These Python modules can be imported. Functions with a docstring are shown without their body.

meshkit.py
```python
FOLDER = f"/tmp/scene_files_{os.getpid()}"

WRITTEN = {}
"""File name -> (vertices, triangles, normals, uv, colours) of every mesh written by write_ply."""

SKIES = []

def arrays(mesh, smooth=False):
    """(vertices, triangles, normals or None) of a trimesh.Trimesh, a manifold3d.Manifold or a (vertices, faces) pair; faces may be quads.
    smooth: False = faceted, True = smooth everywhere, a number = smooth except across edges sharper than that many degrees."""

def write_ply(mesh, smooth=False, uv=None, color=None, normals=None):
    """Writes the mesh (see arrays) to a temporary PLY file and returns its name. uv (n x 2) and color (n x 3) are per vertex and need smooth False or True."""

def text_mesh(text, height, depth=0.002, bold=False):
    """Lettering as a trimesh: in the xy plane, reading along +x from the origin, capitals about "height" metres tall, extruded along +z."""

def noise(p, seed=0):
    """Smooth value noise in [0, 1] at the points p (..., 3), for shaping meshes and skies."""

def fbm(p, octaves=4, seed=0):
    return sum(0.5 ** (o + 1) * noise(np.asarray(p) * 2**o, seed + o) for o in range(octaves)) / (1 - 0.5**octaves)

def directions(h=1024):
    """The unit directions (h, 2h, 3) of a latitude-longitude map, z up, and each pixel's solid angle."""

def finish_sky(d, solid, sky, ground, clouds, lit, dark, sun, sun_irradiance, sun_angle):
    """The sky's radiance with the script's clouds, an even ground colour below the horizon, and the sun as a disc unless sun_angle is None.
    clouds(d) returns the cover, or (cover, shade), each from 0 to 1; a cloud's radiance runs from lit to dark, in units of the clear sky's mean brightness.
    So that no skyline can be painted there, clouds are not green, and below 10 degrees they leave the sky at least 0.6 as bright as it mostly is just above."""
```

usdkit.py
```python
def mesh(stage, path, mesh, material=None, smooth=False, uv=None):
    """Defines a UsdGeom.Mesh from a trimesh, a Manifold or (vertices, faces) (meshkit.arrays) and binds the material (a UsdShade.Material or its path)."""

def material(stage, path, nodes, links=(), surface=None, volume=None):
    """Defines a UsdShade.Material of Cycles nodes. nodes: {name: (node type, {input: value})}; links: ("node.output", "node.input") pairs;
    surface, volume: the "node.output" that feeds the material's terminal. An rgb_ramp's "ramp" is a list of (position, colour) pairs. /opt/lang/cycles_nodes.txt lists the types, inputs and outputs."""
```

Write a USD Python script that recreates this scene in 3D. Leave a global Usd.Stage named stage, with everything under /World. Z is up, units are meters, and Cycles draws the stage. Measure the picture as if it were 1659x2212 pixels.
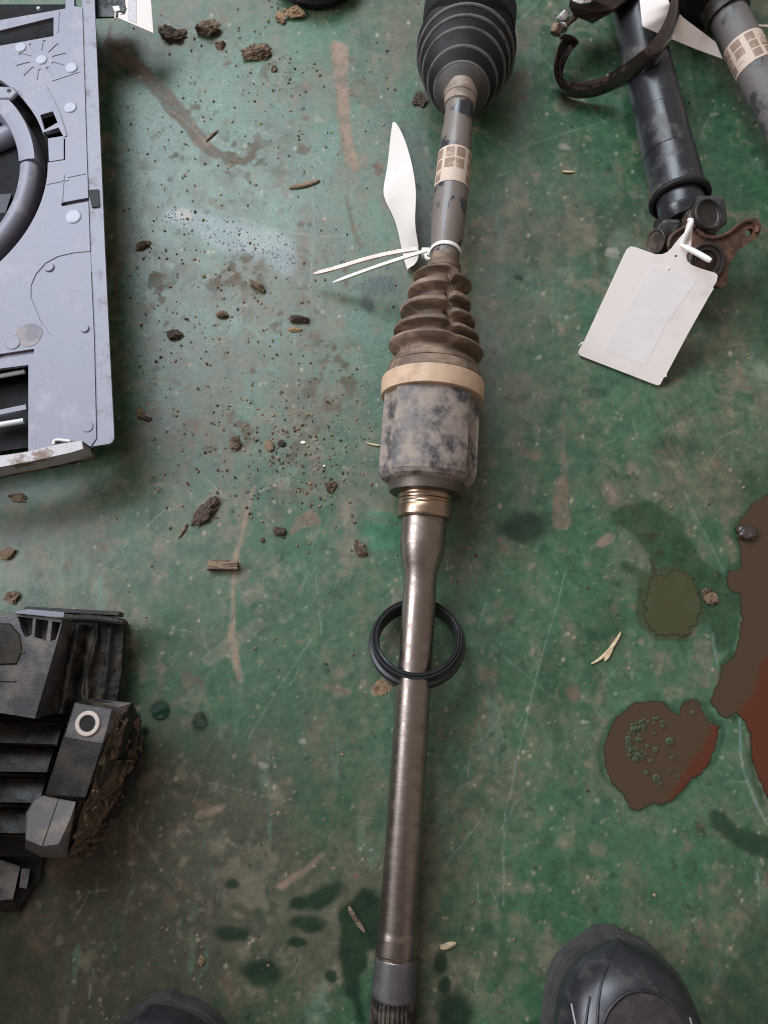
import math, numpy as np, trimesh, shapely, usdkit, manifold3d
from meshkit import fbm
from scipy import ndimage
from shapely.geometry import Polygon, LineString, Point, MultiPolygon
from pxr import Usd, UsdGeom, UsdLux, UsdShade, Gf, Sdf, Vt

stage = Usd.Stage.CreateInMemory()
UsdGeom.SetStageUpAxis(stage, 'Z'); UsdGeom.SetStageMetersPerUnit(stage, 1.0)
world = UsdGeom.Xform.Define(stage, '/World'); stage.SetDefaultPrim(world.GetPrim())
rng = np.random.default_rng(7)

# ------------------------------------------------------------------ camera
H, TILT, TV = 0.60, math.radians(15), 0.70           # lens height, angle off straight down, tangent of half the vertical field
PW, PH = 1659.0, 2212.0                              # the grid in which the photograph was measured
TH = TV * PW / PH
cam = UsdGeom.Camera.Define(stage, '/World/camera')
cam.CreateHorizontalApertureAttr(24.0); cam.CreateVerticalApertureAttr(32.0); cam.CreateFocalLengthAttr(12.0 / TH)
cam.CreateClippingRangeAttr(Gf.Vec2f(0.02, 100)); cam.CreateExposureAttr(0.22); cam.CreateFStopAttr(9.0); cam.CreateFocusDistanceAttr(0.60)
cam.AddTranslateOp().Set(Gf.Vec3d(0, 0, H)); cam.AddRotateXOp().Set(math.degrees(TILT))
FW = np.array([0, math.sin(TILT), -math.cos(TILT)]); UP = np.array([0, math.cos(TILT), math.sin(TILT)]); EYE = np.array([0, 0, H])

# ------------------------------------------------------------------ light: a wide bright doorway to the upper left, weak room light
dome = UsdLux.DomeLight.Define(stage, '/World/room_fill_dome')  # even warm dome standing in for ambient room light
m = usdkit.material(stage, '/World/Looks/room_light', {'b': ('background_shader', {'color': (1.0, 0.86, 0.79), 'strength': 0.31})}, [], surface='b.background')
UsdShade.MaterialBindingAPI.Apply(dome.GetPrim()).Bind(m)
dome.GetPrim().SetCustomDataByKey('kind', 'structure')
def rect_light(name, pos, target, w, h, inten, col):
    l = UsdLux.RectLight.Define(stage, '/World/' + name)
    l.CreateWidthAttr(w); l.CreateHeightAttr(h); l.CreateIntensityAttr(inten); l.CreateColorAttr(Gf.Vec3f(*col))
    mtx = Gf.Matrix4d().SetLookAt(Gf.Vec3d(*pos), Gf.Vec3d(*target), Gf.Vec3d(0, 0, 1)).GetInverse()
    l.AddTransformOp().Set(mtx)
    l.GetPrim().SetCustomDataByKey('kind', 'structure')
rect_light('doorway_light', (-1.9, 0.45, 1.40), (0, 0.2, 0), 1.0, 0.9, 14.0, (0.86, 0.91, 1.0))
rect_light('gate_light', (-0.9, 1.9, 2.15), (-0.1, 0.4, 0), 1.7, 1.1, 11.0, (0.78, 0.90, 1.0))

# ------------------------------------------------------------------ helpers
A = np.array
def ray(px, py):
    u = (np.asarray(px, float) - PW / 2) / (PH / 2) * TV; v = (PH / 2 - np.asarray(py, float)) / (PH / 2) * TV
    return FW + u[..., None] * A([1.0, 0, 0]) + v[..., None] * UP
def G(px, py, z=0.0):                                # the point at height z seen at a measured place
    d = ray(px, py); return EYE + d * ((z - H) / d[..., 2])[..., None]
def GP(px, py, p, n):                                # the same on a plane
    d = ray(px, py); return EYE + d * (np.dot(A(p) - EYE, n) / (d @ A(n)))[..., None]
def proj(p):
    q = np.asarray(p, float) - EYE; dep = q @ FW
    return PW / 2 + q[..., 0] / dep / TV * PH / 2, PH / 2 - (q @ UP) / dep / TV * PH / 2, dep
def unit(v): v = np.asarray(v, float); return v / np.linalg.norm(v)
MPX = 2 * TH / PW                                    # metres per measured pixel per metre of depth
def w2r(p, w): return w / 2 * proj(p)[2] * MPX
used = {}
def numbered(base):
    used[base] = used.get(base, -1) + 1
    return base if used[base] == 0 else f'{base}_{used[base]:03d}'
def tag(p, label=None, cat=None, group=None, kind=None):
    for k, v in (('label', label), ('category', cat), ('group', group), ('kind', kind)):
        if v: p.SetCustomDataByKey(k, v)
    return p
def thing(name, label, cat, loc=(0, 0, 0), group=None):
    x = UsdGeom.Xform.Define(stage, numbered('/World/' + name))
    x.AddTranslateOp().Set(Gf.Vec3d(*map(float, loc)))
    return tag(x.GetPrim(), label, cat, group)
def origin(p):
    o = np.zeros(3)
    while p and p.GetPath() != Sdf.Path('/World'):
        a = p.GetAttribute('xformOp:translate')
        if a and a.HasAuthoredValue(): o += A(a.Get())
        p = p.GetParent()
    return o
def cat_(*ms):
    vs, fs, n = [], [], 0
    for k in ms:
        if hasattr(k, 'to_mesh'): q = k.to_mesh(); k = (q.vert_properties[:, :3], q.tri_verts)
        v, f = (np.asarray(k.vertices), np.asarray(k.faces)) if hasattr(k, 'faces') else (np.asarray(k[0]), np.asarray(k[1]))
        if f.shape[1] == 4: f = np.vstack([f[:, [0, 1, 2]], f[:, [0, 2, 3]]])
        vs.append(v); fs.append(f + n); n += len(v)
    return np.vstack(vs), np.vstack(fs)
def obj(name, mesh, mat, parent=None, smooth=32, **kw):
    base = (str(parent.GetPath()) if parent else '/World') + '/' + name
    v, f = cat_(mesh)
    if parent: v = v - origin(parent)
    p = usdkit.mesh(stage, numbered(base), (v, f), mat, smooth).GetPrim()
    return tag(p, **kw) if kw else p
def frame(a, b, up=(0, 0, 1)):
    d = unit(A(b) - A(a)); up = (0, 1, 0) if abs(np.dot(unit(up), d)) > .995 else up
    u = unit(A(up) - np.dot(up, d) * d); return d, u, np.cross(d, u)
def grid_faces(n, m, wrap=True):
    i = np.arange(n - 1)[:, None]; j = np.arange(m if wrap else m - 1)[None]
    k = (j + 1) % m
    return np.stack([i * m + j, i * m + k, (i + 1) * m + k, (i + 1) * m + j], -1).reshape(-1, 4)
def lathe(a, b, prof, n=56, mod=None, caps=True, up=(0, 0, 1)):
    d, u, s = frame(a, b, up); prof = A(prof, float); ph = np.linspace(0, 2 * np.pi, n, endpoint=False)
    R = np.repeat(prof[:, 1:2], n, 1)
    if mod is not None: R = R * mod(ph[None], prof[:, :1])
    V = A(a) + prof[:, :1, None] * d + R[..., None] * (np.cos(ph)[None, :, None] * u + np.sin(ph)[None, :, None] * -s)
    F = grid_faces(len(prof), n)[:, ::-1]
    V = V.reshape(-1, 3); T = np.vstack([F[:, [0, 1, 2]], F[:, [0, 2, 3]]])
    if caps:
        for row, flip in ((0, 1), (len(prof) - 1, 0)):
            c = len(V); V = np.vstack([V, A(a) + prof[row, 0] * d]); j = np.arange(n); e = row * n
            t = np.stack([np.full(n, c), e + j, e + (j + 1) % n], 1); T = np.vstack([T, t if flip == 1 else t[:, ::-1]])
    return V, T
def st(a, b, py):                                    # metres along an axis at which it crosses the measured row
    d = unit(A(b) - A(a)); lo, hi = -1.0, 1.5
    for _ in range(50):
        mid = (lo + hi) / 2
        p = A(a) + d * mid
        if (p - EYE) @ FW > 0.05 and proj(p)[1] > py: lo, hi = (lo, mid) if d[1] < 0 else (mid, hi)
        else: lo, hi = (mid, hi) if d[1] < 0 else (lo, mid)
    return (lo + hi) / 2
def prof_px(a, b, rows):                             # [(row, width)] -> [(t, r)]
    d = unit(A(b) - A(a)); out = []
    for y, w in rows:
        t = st(a, b, y); out.append((t, w2r(A(a) + d * t, w)))
    return out
def cells(a, b, t0, t1, r0, r1, nt_, na, seed):       # the printed cells of a label wrapped round a shaft
    d, u, s_ = frame(a, b); rg = np.random.default_rng(seed); ms = []
    for i in range(nt_):
        for j in range(na):
            if rg.random() < .12: continue
            f0, f1 = (i + .10) / nt_, (i + .90) / nt_; p0, p1 = (j + .08 + .1 * rg.random()) * 2 * np.pi / na, (j + .90 - .2 * rg.random()) * 2 * np.pi / na
            q = np.linspace(p0, p1, 5); V = []
            for f in (f0, f1):
                rr_ = r0 + (r1 - r0) * f
                V += [A(a) + d * (t0 + (t1 - t0) * f) + rr_ * (math.cos(x) * u - math.sin(x) * s_) for x in q]
            V = A(V); F = A([(k, k + 1, k + 6, k + 5) for k in range(4)]); ms.append((V, F if t1 < t0 else F))
    return cat_(*ms)
def box(c, size, R=None):
    m = trimesh.creation.box(size); v = np.asarray(m.vertices)
    if R is not None: v = v @ A(R)
    return v + A(c), np.asarray(m.faces)
def slab(p0, p1, w, h, up=(0, 0, 1)):               # a bar from p0 to p1
    d, u, s = frame(p0, p1, up); L = np.linalg.norm(A(p1) - A(p0))
    return box((A(p0) + A(p1)) / 2, (L, w, h), [d, -s, u])
def hull(pts, r=0.0, n=8):
    if r <= 0:
        h = trimesh.Trimesh(A(pts), process=False).convex_hull if False else trimesh.convex.convex_hull(A(pts)); return h
    ms = [manifold3d.Manifold.sphere(r, n * 2).translate([float(x) for x in p]) for p in pts]
    return manifold3d.Manifold.batch_hull(ms)
def plate(poly, z0, z1):                             # world-plan polygon(s) between two heights
    gs = getattr(poly, 'geoms', [poly]); out = []
    for g in gs:
        if g.area < 1e-9: continue
        e = trimesh.creation.extrude_polygon(g, z1 - z0, engine='earcut'); out.append((np.asarray(e.vertices) + A([0, 0, z0]), np.asarray(e.faces)))
    return cat_(*out)
def plan(pts, z): p = A(pts, float); return Polygon(G(p[:, 0], p[:, 1], z)[:, :2])
def panel(pts, p, n, th, holes=(), rnd=0):          # thin plate on a tilted plane, outline measured
    n = unit(n); e1 = unit(np.cross(n, [0, 1, 0.01])) * -1; e2 = np.cross(n, e1)
    def flat(q): q = A(q, float); w = GP(q[:, 0], q[:, 1], p, n) - A(p); return np.stack([w @ e1, w @ e2], 1)
    g = Polygon(flat(pts), [flat(h) for h in holes])
    if rnd: g = g.buffer(-rnd).buffer(2 * rnd).buffer(-rnd)
    e = trimesh.creation.extrude_polygon(g, th, engine='earcut'); v = np.asarray(e.vertices)
    return A(p) + v[:, :1] * e1 + v[:, 1:2] * e2 + v[:, 2:] * n, np.asarray(e.faces)
def smooth_path(P, n=60):
    from scipy.interpolate import PchipInterpolator, CubicSpline
    P = A(P, float); t = np.r_[0, np.cumsum(np.linalg.norm(np.diff(P, axis=0), axis=1))]
    return CubicSpline(t, P)(np.linspace(0, t[-1], n))
def sweep(path, section, up=(0, 0, 1), scale=None, closed=True):   # section: (k,2) in (side, up)
    P = A(path, float); T = np.gradient(P, axis=0); T /= np.linalg.norm(T, axis=1, keepdims=True)
    U = np.asarray(up, float); U = np.repeat(U[None], len(P), 0) if U.ndim == 1 else U
    U = U - (U * T).sum(1, keepdims=True) * T; U /= np.linalg.norm(U, axis=1, keepdims=True); S = np.cross(T, U)
    sec = A(section, float); k = len(sec); sc = np.ones(len(P)) if scale is None else A(scale)
    V = P[:, None] + sc[:, None, None] * (sec[None, :, :1] * S[:, None] + sec[None, :, 1:] * U[:, None])
    F = grid_faces(len(P), k); V = V.reshape(-1, 3); T3 = np.vstack([F[:, [0, 1, 2]], F[:, [0, 2, 3]]])[:, ::-1]
    for row, fl in ((0, 0), (len(P) - 1, 1)):
        c = len(V); V = np.vstack([V, V[row * k:(row + 1) * k].mean(0)]); j = np.arange(k)
        t = np.stack([np.full(k, c), row * k + j, row * k + (j + 1) % k], 1); T3 = np.vstack([T3, t[:, ::-1] if fl else t])
    return V, T3
def circ(r, n=10, sx=1.0): a = np.linspace(0, 2 * np.pi, n, endpoint=False); return np.stack([np.cos(a) * r * sx, np.sin(a) * r], 1)
def tube(path, r, n=10, scale=None): return sweep(path, circ(r, n), scale=scale)
def lump(c, size, seed, rot=0.0, rough=0.35, sub=3, sink=0.25):   # a broken piece of earth, bark or stone
    m = trimesh.creation.icosphere(sub); v = np.asarray(m.vertices).copy()
    f1 = fbm(v * 1.6 + seed * 7.3, 3, seed); f2 = fbm(v * 4.5 + seed * 3.1, 3, seed + 50)
    v *= (0.95 + rough * 1.6 * (f1 - 0.5))[:, None]
    rg = np.random.default_rng(seed + 900)
    for _ in range(9 if rough > .3 else 3):
        nn = unit(rg.standard_normal(3)); o = rg.uniform(.42, .85); ex = np.maximum(v @ nn - o, 0); v -= ex[:, None] * nn * .92
    v *= (1 + rough * 1.5 * (f2 - 0.5) + rough * 1.0 * (fbm(v * 9 + seed, 2, seed + 70) - .5))[:, None]
    v *= A(size) / 2
    co, si = math.cos(rot), math.sin(rot); v[:, :2] = v[:, :2] @ A([[co, si], [-si, co]])
    return v + A(c) + A([0, 0, size[2] * (0.5 - sink)]), np.asarray(m.faces)

# ------------------------------------------------------------------ materials
L = lambda r, g, b: tuple(((c / 255) / 12.92 if c / 255 < 0.04045 else ((c / 255 + 0.055) / 1.055) ** 2.4) for c in (r, g, b))
def mat(name, c, d=None, scale=60, lo=0.45, hi=0.62, rough=0.5, drough=0.85, metal=0.0, bump=0.25, bscale=700, var=0.18, c2=None, stretch=(1, 1, 1), spec=0.5, coat=0.0, dmetal=0.0, extra=None):
    c2 = c2 or tuple(x * (1 - var) for x in c); d = d or c
    N = {'g': ('geometry', {}), 'm': ('mapping', {'scale': stretch}),
         'n1': ('noise_texture', {'scale': scale * 2.3, 'detail': 5.0, 'roughness': 0.6}), 'cm': ('mix_color', {'a': c, 'b': c2}),
         'n2': ('noise_texture', {'scale': scale, 'detail': 7.0, 'roughness': 0.66}), 'r2': ('map_range', {'range_type': 'smoothstep', 'from_min': lo, 'from_max': hi, 'clamp': True}),
         'dm': ('mix_color', {'b': d}), 'rm': ('mix_float', {'a': rough, 'b': drough}), 'mm': ('mix_float', {'a': metal, 'b': dmetal}),
         'n3': ('noise_texture', {'scale': bscale, 'detail': 4.0, 'roughness': 0.6}), 'ad': ('math', {'math_type': 'multiply_add', 'value2': 0.6}),
         'b': ('bump', {'strength': bump, 'distance': 0.0012}), 'p': ('principled_bsdf', {'specular_ior_level': spec, 'coat_weight': coat, 'coat_roughness': 0.12})}
    K = [('g.position', 'm.vector'), ('m.vector', 'n1.vector'), ('m.vector', 'n2.vector'), ('g.position', 'n3.vector'), ('n1.fac', 'cm.fac'), ('cm.result', 'dm.a'),
         ('n2.fac', 'r2.value'), ('r2.result', 'dm.fac'), ('r2.result', 'rm.fac'), ('r2.result', 'mm.fac'), ('dm.result', 'p.base_color'), ('rm.result', 'p.roughness'), ('mm.result', 'p.metallic'),
         ('r2.result', 'ad.value1'), ('n3.fac', 'ad.value3'), ('ad.value', 'b.height'), ('b.normal', 'p.normal')]
    return usdkit.material(stage, '/World/Looks/' + name, N, K, surface='p.BSDF')
M = {}
M['steel'] = mat('bare_steel', (.29, .24, .208), (.21, .168, .142), scale=55, lo=.42, hi=.70, rough=.32, drough=.46, metal=1, dmetal=1, bump=.06, bscale=420, stretch=(1, 2.5, 1), var=.10)
M['collar_steel'] = mat('turned_steel', (.37, .27, .20), (.44, .22, .09), scale=60, lo=.5, hi=.7, rough=.30, drough=.36, metal=1, dmetal=1, bump=.08, stretch=(.4, 9, .4))
M['steel_dark'] = mat('dull_brown_steel', (.17, .14, .12), (.10, .08, .065), scale=60, rough=.42, drough=.5, metal=.8, dmetal=.6, bump=.15)
M['neck_clamp'] = mat('dusty_neck_clamp', (.30, .225, .18), (.18, .13, .10), scale=70, rough=.55, drough=.8, bump=.25)
M['boot_dusty'] = mat('dusty_black_rubber', (.050, .042, .037), (.10, .078, .062), scale=45, lo=.45, hi=.7, rough=.6, drough=.9, bump=.2)
M['boot_rim'] = mat('dusty_rim_painted_highlight', (.105, .098, .092), (.045, .042, .042), scale=60, rough=.7, drough=.6, bump=.15)  # dust on the crests, paled further to paint in the fold highlights
M['splines'] = mat('dark_oily_steel', (.045, .038, .033), (.08, .06, .045), scale=90, rough=.42, drough=.6, metal=.6, bump=.15)
M['spline_band'] = mat('grey_steel_band', (.19, .175, .175), (.08, .07, .07), scale=70, lo=.48, hi=.75, rough=.42, drough=.5, metal=.8, bump=.12)
M['housing'] = mat('dusty_blue_black_steel', (.044, .043, .050), (.285, .225, .185), scale=66, lo=.33, hi=.62, rough=.42, drough=.85, metal=.1, bump=.14, bscale=900)
M['band_tan'] = mat('tan_dusty_band', (.56, .38, .255), (.40, .26, .17), scale=70, lo=.5, hi=.7, rough=.6, drough=.8, bump=.2)
M['boot_brown'] = mat('brown_dusty_rubber', (.120, .077, .053), (.285, .192, .132), scale=34, lo=.42, hi=.66, rough=.62, drough=.9, bump=.25, stretch=(1, 2, 2.2))
M['boot_black'] = mat('black_rubber', (.012, .0115, .012), (.030, .026, .023), scale=55, lo=.52, hi=.8, rough=.55, drough=.8, bump=.2, spec=.28)
M['shaft_paint'] = mat('dusty_black_shaft_paint', (.17, .135, .115), (.025, .025, .032), scale=34, lo=.53, hi=.59, rough=.45, drough=.22, bump=.2, coat=.15)
M['label_worn'] = mat('worn_paper_label', (.60, .47, .37), (.36, .26, .19), scale=75, lo=.56, hi=.66, rough=.6, drough=.6, bump=.3)
M['label_cell'] = mat('faded_brown_print', (.27, .175, .125), (.42, .30, .22), scale=110, lo=.5, hi=.66, rough=.6, bump=.2)
M['tag'] = mat('white_tag', (.79, .70, .65), (.62, .55, .52), scale=34, lo=.54, hi=.82, rough=.5, drough=.55, bump=.03, var=.04)
M['tag_patch'] = mat('tag_label_patch', (.76, .685, .66), rough=.55, bump=.02, var=.05)
M['tag_grey'] = mat('greyed_print', (.66, .62, .64), (.50, .47, .50), scale=130, lo=.5, hi=.6, rough=.6, bump=.05)
M['tie'] = mat('white_nylon', (.82, .78, .74), (.70, .62, .55), scale=60, rough=.35, drough=.5, bump=.04, var=.05)
M['tie_dirty'] = mat('soiled_nylon', (.66, .53, .45), (.76, .68, .62), scale=90, rough=.45, drough=.5, bump=.06)
M['seal'] = mat('black_seal_rubber', (.018, .018, .02), (.035, .03, .03), scale=80, lo=.5, hi=.8, rough=.30, drough=.5, bump=.08)
M['shroud'] = mat('grey_shroud_plastic', (.205, .200, .246), (.285, .268, .305), scale=38, lo=.50, hi=.66, rough=.42, drough=.6, bump=.12, bscale=900, var=.12)
M['shroud_dark'] = mat('shroud_inside_shade', (.006, .006, .008), (.010, .009, .008), scale=40, rough=.7, spec=.2, bump=.1)  # near-black puts the shade behind slots and fan gap into the colour
M['stain'] = mat('tan_film_on_plastic', (.26, .22, .215), (.20, .19, .215), scale=60, rough=.5, bump=.05)
M['strip'] = mat('stained_shroud_edge', (.245, .24, .285), (.185, .165, .175), scale=75, lo=.50, hi=.75, rough=.45, bump=.2)
M['blade'] = mat('fan_blade_plastic', (.035, .033, .05), (.08, .06, .05), scale=50, lo=.55, hi=.75, rough=.42, bump=.1)
M['boss'] = mat('pale_plastic_boss', (.36, .37, .42), rough=.4, bump=.05)
M['mud_channel'] = mat('mud_streaked_plastic', (.52, .48, .49), (.22, .155, .12), scale=48, lo=.52, hi=.64, rough=.6, drough=.9, bump=.5, stretch=(1, 1.6, 1))
M['rod'] = mat('bright_bar', (.68, .67, .66), (.5, .45, .4), scale=60, lo=.55, hi=.8, rough=.35, bump=.05)
M['clip'] = mat('black_clip_plastic', (.012, .012, .014), rough=.35, bump=.05)
M['bracket'] = mat('black_ribbed_plastic', (.016, .014, .013), (.060, .045, .034), scale=36, lo=.44, hi=.66, rough=.42, drough=.8, bump=.25, var=.3, spec=.35)
M['bracket_dirty'] = mat('dirt_caked_plastic', (.016, .013, .010), (.10, .075, .05), scale=55, lo=.47, hi=.66, rough=.5, drough=.95, bump=.8, stretch=(2.2, .7, 1))
M['bracket_grey'] = mat('scuffed_grey_plastic', (.085, .080, .085), (.20, .16, .135), scale=46, lo=.45, hi=.7, rough=.38, drough=.8, bump=.3)
M['end_block'] = mat('pale_scuffed_plastic', (.19, .175, .175), (.30, .24, .19), scale=60, lo=.48, hi=.7, rough=.42, drough=.8, bump=.2)
M['mud_flake'] = mat('dried_mud_and_straw', (.165, .112, .070), (.07, .05, .034), scale=140, lo=.45, hi=.6, rough=.95, bump=.5)
M['mud_wall'] = mat('dry_mud_and_straw', (.165, .112, .070), (.070, .050, .034), scale=110, lo=.40, hi=.72, rough=.95, drough=.8, bump=1.0, bscale=420, stretch=(2.2, .8, 1.5))
M['mud'] = mat('caked_mud', (.20, .128, .076), (.02, .015, .011), scale=95, lo=.48, hi=.60, rough=.9, drough=.6, bump=1.0, bscale=420)
M['bushing'] = mat('tan_metal_bushing', (.72, .60, .53), (.5, .40, .33), scale=90, lo=.55, hi=.8, rough=.38, metal=.2, bump=.1)
M['hole'] = mat('painted_hole_shade', (.012, .012, .012), rough=.7, bump=.05)  # black solids in this colour stand for the shade in hollows
M['prop'] = mat('black_painted_tube', (.020, .020, .025), (.085, .075, .07), scale=26, lo=.5, hi=.72, rough=.28, drough=.6, bump=.14, var=.25)
M['prop_dusty'] = mat('dusty_black_casting', (.030, .029, .032), (.10, .085, .075), scale=60, lo=.46, hi=.7, rough=.4, drough=.8, bump=.35)
M['rust'] = mat('rusty_steel', (.085, .048, .034), (.165, .075, .042), scale=75, lo=.47, hi=.64, rough=.55, drough=.8, metal=.35, dmetal=.1, bump=.5)
M['rust_dark'] = mat('dark_greasy_steel', (.045, .035, .03), (.10, .06, .04), scale=60, lo=.5, hi=.7, rough=.45, drough=.7, metal=.3, bump=.3)
M['clamp'] = mat('oily_brown_clamp_steel', (.030, .018, .015), (.070, .030, .018), scale=80, lo=.5, hi=.7, rough=.14, drough=.26, metal=.35, dmetal=.3, bump=.06, coat=1.0)
M['bolt'] = mat('shiny_bolt', (.6, .57, .55), rough=.25, metal=1, bump=.05)
M['nut'] = mat('brown_nut', (.22, .15, .10), (.08, .05, .035), scale=120, rough=.4, metal=.7, bump=.2)
M['shaft_grey'] = mat('grey_dusty_shaft', (.14, .118, .108), (.045, .040, .042), scale=32, lo=.54, hi=.64, rough=.6, drough=.4, bump=.25)
M['leather'] = mat('black_leather', (.018, .018, .023), (.060, .054, .052), scale=48, lo=.48, hi=.75, rough=.30, drough=.42, bump=.10, bscale=1400)
M['shoe_fabric'] = mat('dark_brown_shoe_fabric', (.045, .035, .035), (.055, .043, .042), scale=120, rough=.92, bump=.5, bscale=1300, spec=.2)
M['sole'] = mat('dusty_sole_rubber', (.058, .052, .048), (.035, .034, .033), scale=70, rough=.85, bump=.4)
M['stitch'] = mat('pale_stitching', (.36, .36, .37), rough=.7, bump=.1)
M['trousers'] = mat('dark_trouser_cloth', (.03, .03, .036), rough=.95, bump=.3, spec=.2)
M['clod'] = mat('brown_earth', (.235, .160, .108), (.085, .058, .040), scale=150, lo=.46, hi=.60, rough=.95, bump=1.0, bscale=900, spec=.2)
M['clod_dark'] = mat('dark_earth', (.10, .072, .055), (.17, .12, .085), scale=150, lo=.5, hi=.68, rough=.95, bump=1.0, bscale=900, spec=.2)
M['clod_tan'] = mat('tan_earth', (.36, .235, .14), (.20, .125, .075), scale=180, lo=.48, hi=.66, rough=.95, bump=.8, bscale=900, spec=.2)
M['wood'] = mat('weathered_wood', (.26, .185, .12), (.10, .065, .042), scale=130, lo=.46, hi=.6, rough=.9, bump=.9, stretch=(.35, 2.0, 1))
M['pale_chip'] = mat('pale_chip', (.62, .48, .30), (.45, .32, .19), scale=160, rough=.8, bump=.4)
M['white_chip'] = mat('white_chip', (.85, .82, .78), rough=.5, bump=.1)
M['pebble'] = mat('wet_pebble', (.05, .035, .032), (.10, .07, .06), scale=140, lo=.5, hi=.7, rough=.10, drough=.2, bump=.3, coat=.7)
M['oil_red'] = mat('red_brown_oil', (.060, .038, .020), (.085, .024, .011), scale=7, lo=.53, hi=.60, rough=.05, drough=.05, bump=.0)
def oil(name, brown_, red_, dirn, at_):  # paints the ceiling reflection boundary into the oil, brown against red
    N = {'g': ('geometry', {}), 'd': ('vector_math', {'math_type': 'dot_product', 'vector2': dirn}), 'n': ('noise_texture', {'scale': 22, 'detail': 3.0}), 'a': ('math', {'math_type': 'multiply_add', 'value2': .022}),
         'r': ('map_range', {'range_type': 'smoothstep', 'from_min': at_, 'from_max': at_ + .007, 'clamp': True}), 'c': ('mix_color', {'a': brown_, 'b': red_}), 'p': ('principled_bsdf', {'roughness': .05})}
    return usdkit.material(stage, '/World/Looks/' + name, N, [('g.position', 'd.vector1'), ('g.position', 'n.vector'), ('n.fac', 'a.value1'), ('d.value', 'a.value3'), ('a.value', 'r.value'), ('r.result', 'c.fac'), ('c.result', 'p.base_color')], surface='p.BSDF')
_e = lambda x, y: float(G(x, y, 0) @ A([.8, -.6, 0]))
BR_, RD_ = (.060, .036, .019), (.085, .020, .009)  # brown carries the painted reflection, red is the oil without it
M['oil_green'] = mat('dark_green_oil', (.010, .034, .016), rough=.1, bump=0)
def film(name, tint, rough_=.06):
    return usdkit.material(stage, '/World/Looks/' + name, {'t': ('transparent_bsdf', {'color': tint}), 'g': ('glossy_bsdf', {'roughness': rough_}), 'f': ('fresnel', {'IOR': 1.45}), 'm': ('mix_closure', {})},
                           [('t.BSDF', 'm.closure1'), ('g.BSDF', 'm.closure2'), ('f.fac', 'm.fac')], surface='m.closure')
M['oil_thin'] = film('thin_oil_film', (.95, .91, .84)); M['oil_mid'] = film('thin_brown_film', (.93, .82, .70))
M['oil_round'] = oil('round_oil_painted_reflection', BR_, RD_, (.8, -.6, 0), _e(1497, 1640) + .008)
M['oil_wide'] = oil('wide_oil_painted_reflection', BR_, RD_, (.8, -.6, 0), _e(1612, 1480) + .011)
M['oil_olive'] = mat('olive_oil', (.055, .056, .022), (.045, .06, .028), scale=20, rough=.05, drough=.05, bump=.01)
M['bubble'] = usdkit.material(stage, '/World/Looks/clear_bubble', {'t': ('transparent_bsdf', {'color': (.95, 1, .95)}), 'p': ('principled_bsdf', {'base_color': (.14, .22, .13), 'roughness': .08}), 'w': ('layer_weight', {'blend': .62}), 'm': ('mix_closure', {})},
                              [('t.BSDF', 'm.closure1'), ('p.BSDF', 'm.closure2'), ('w.facing', 'm.fac')], surface='m.closure')
M['wet_drop'] = mat('droplet_painted_glint', (.15, .155, .16), rough=.06, bump=.0, coat=.5)  # pale base colour stands in for glints on the drops

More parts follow.
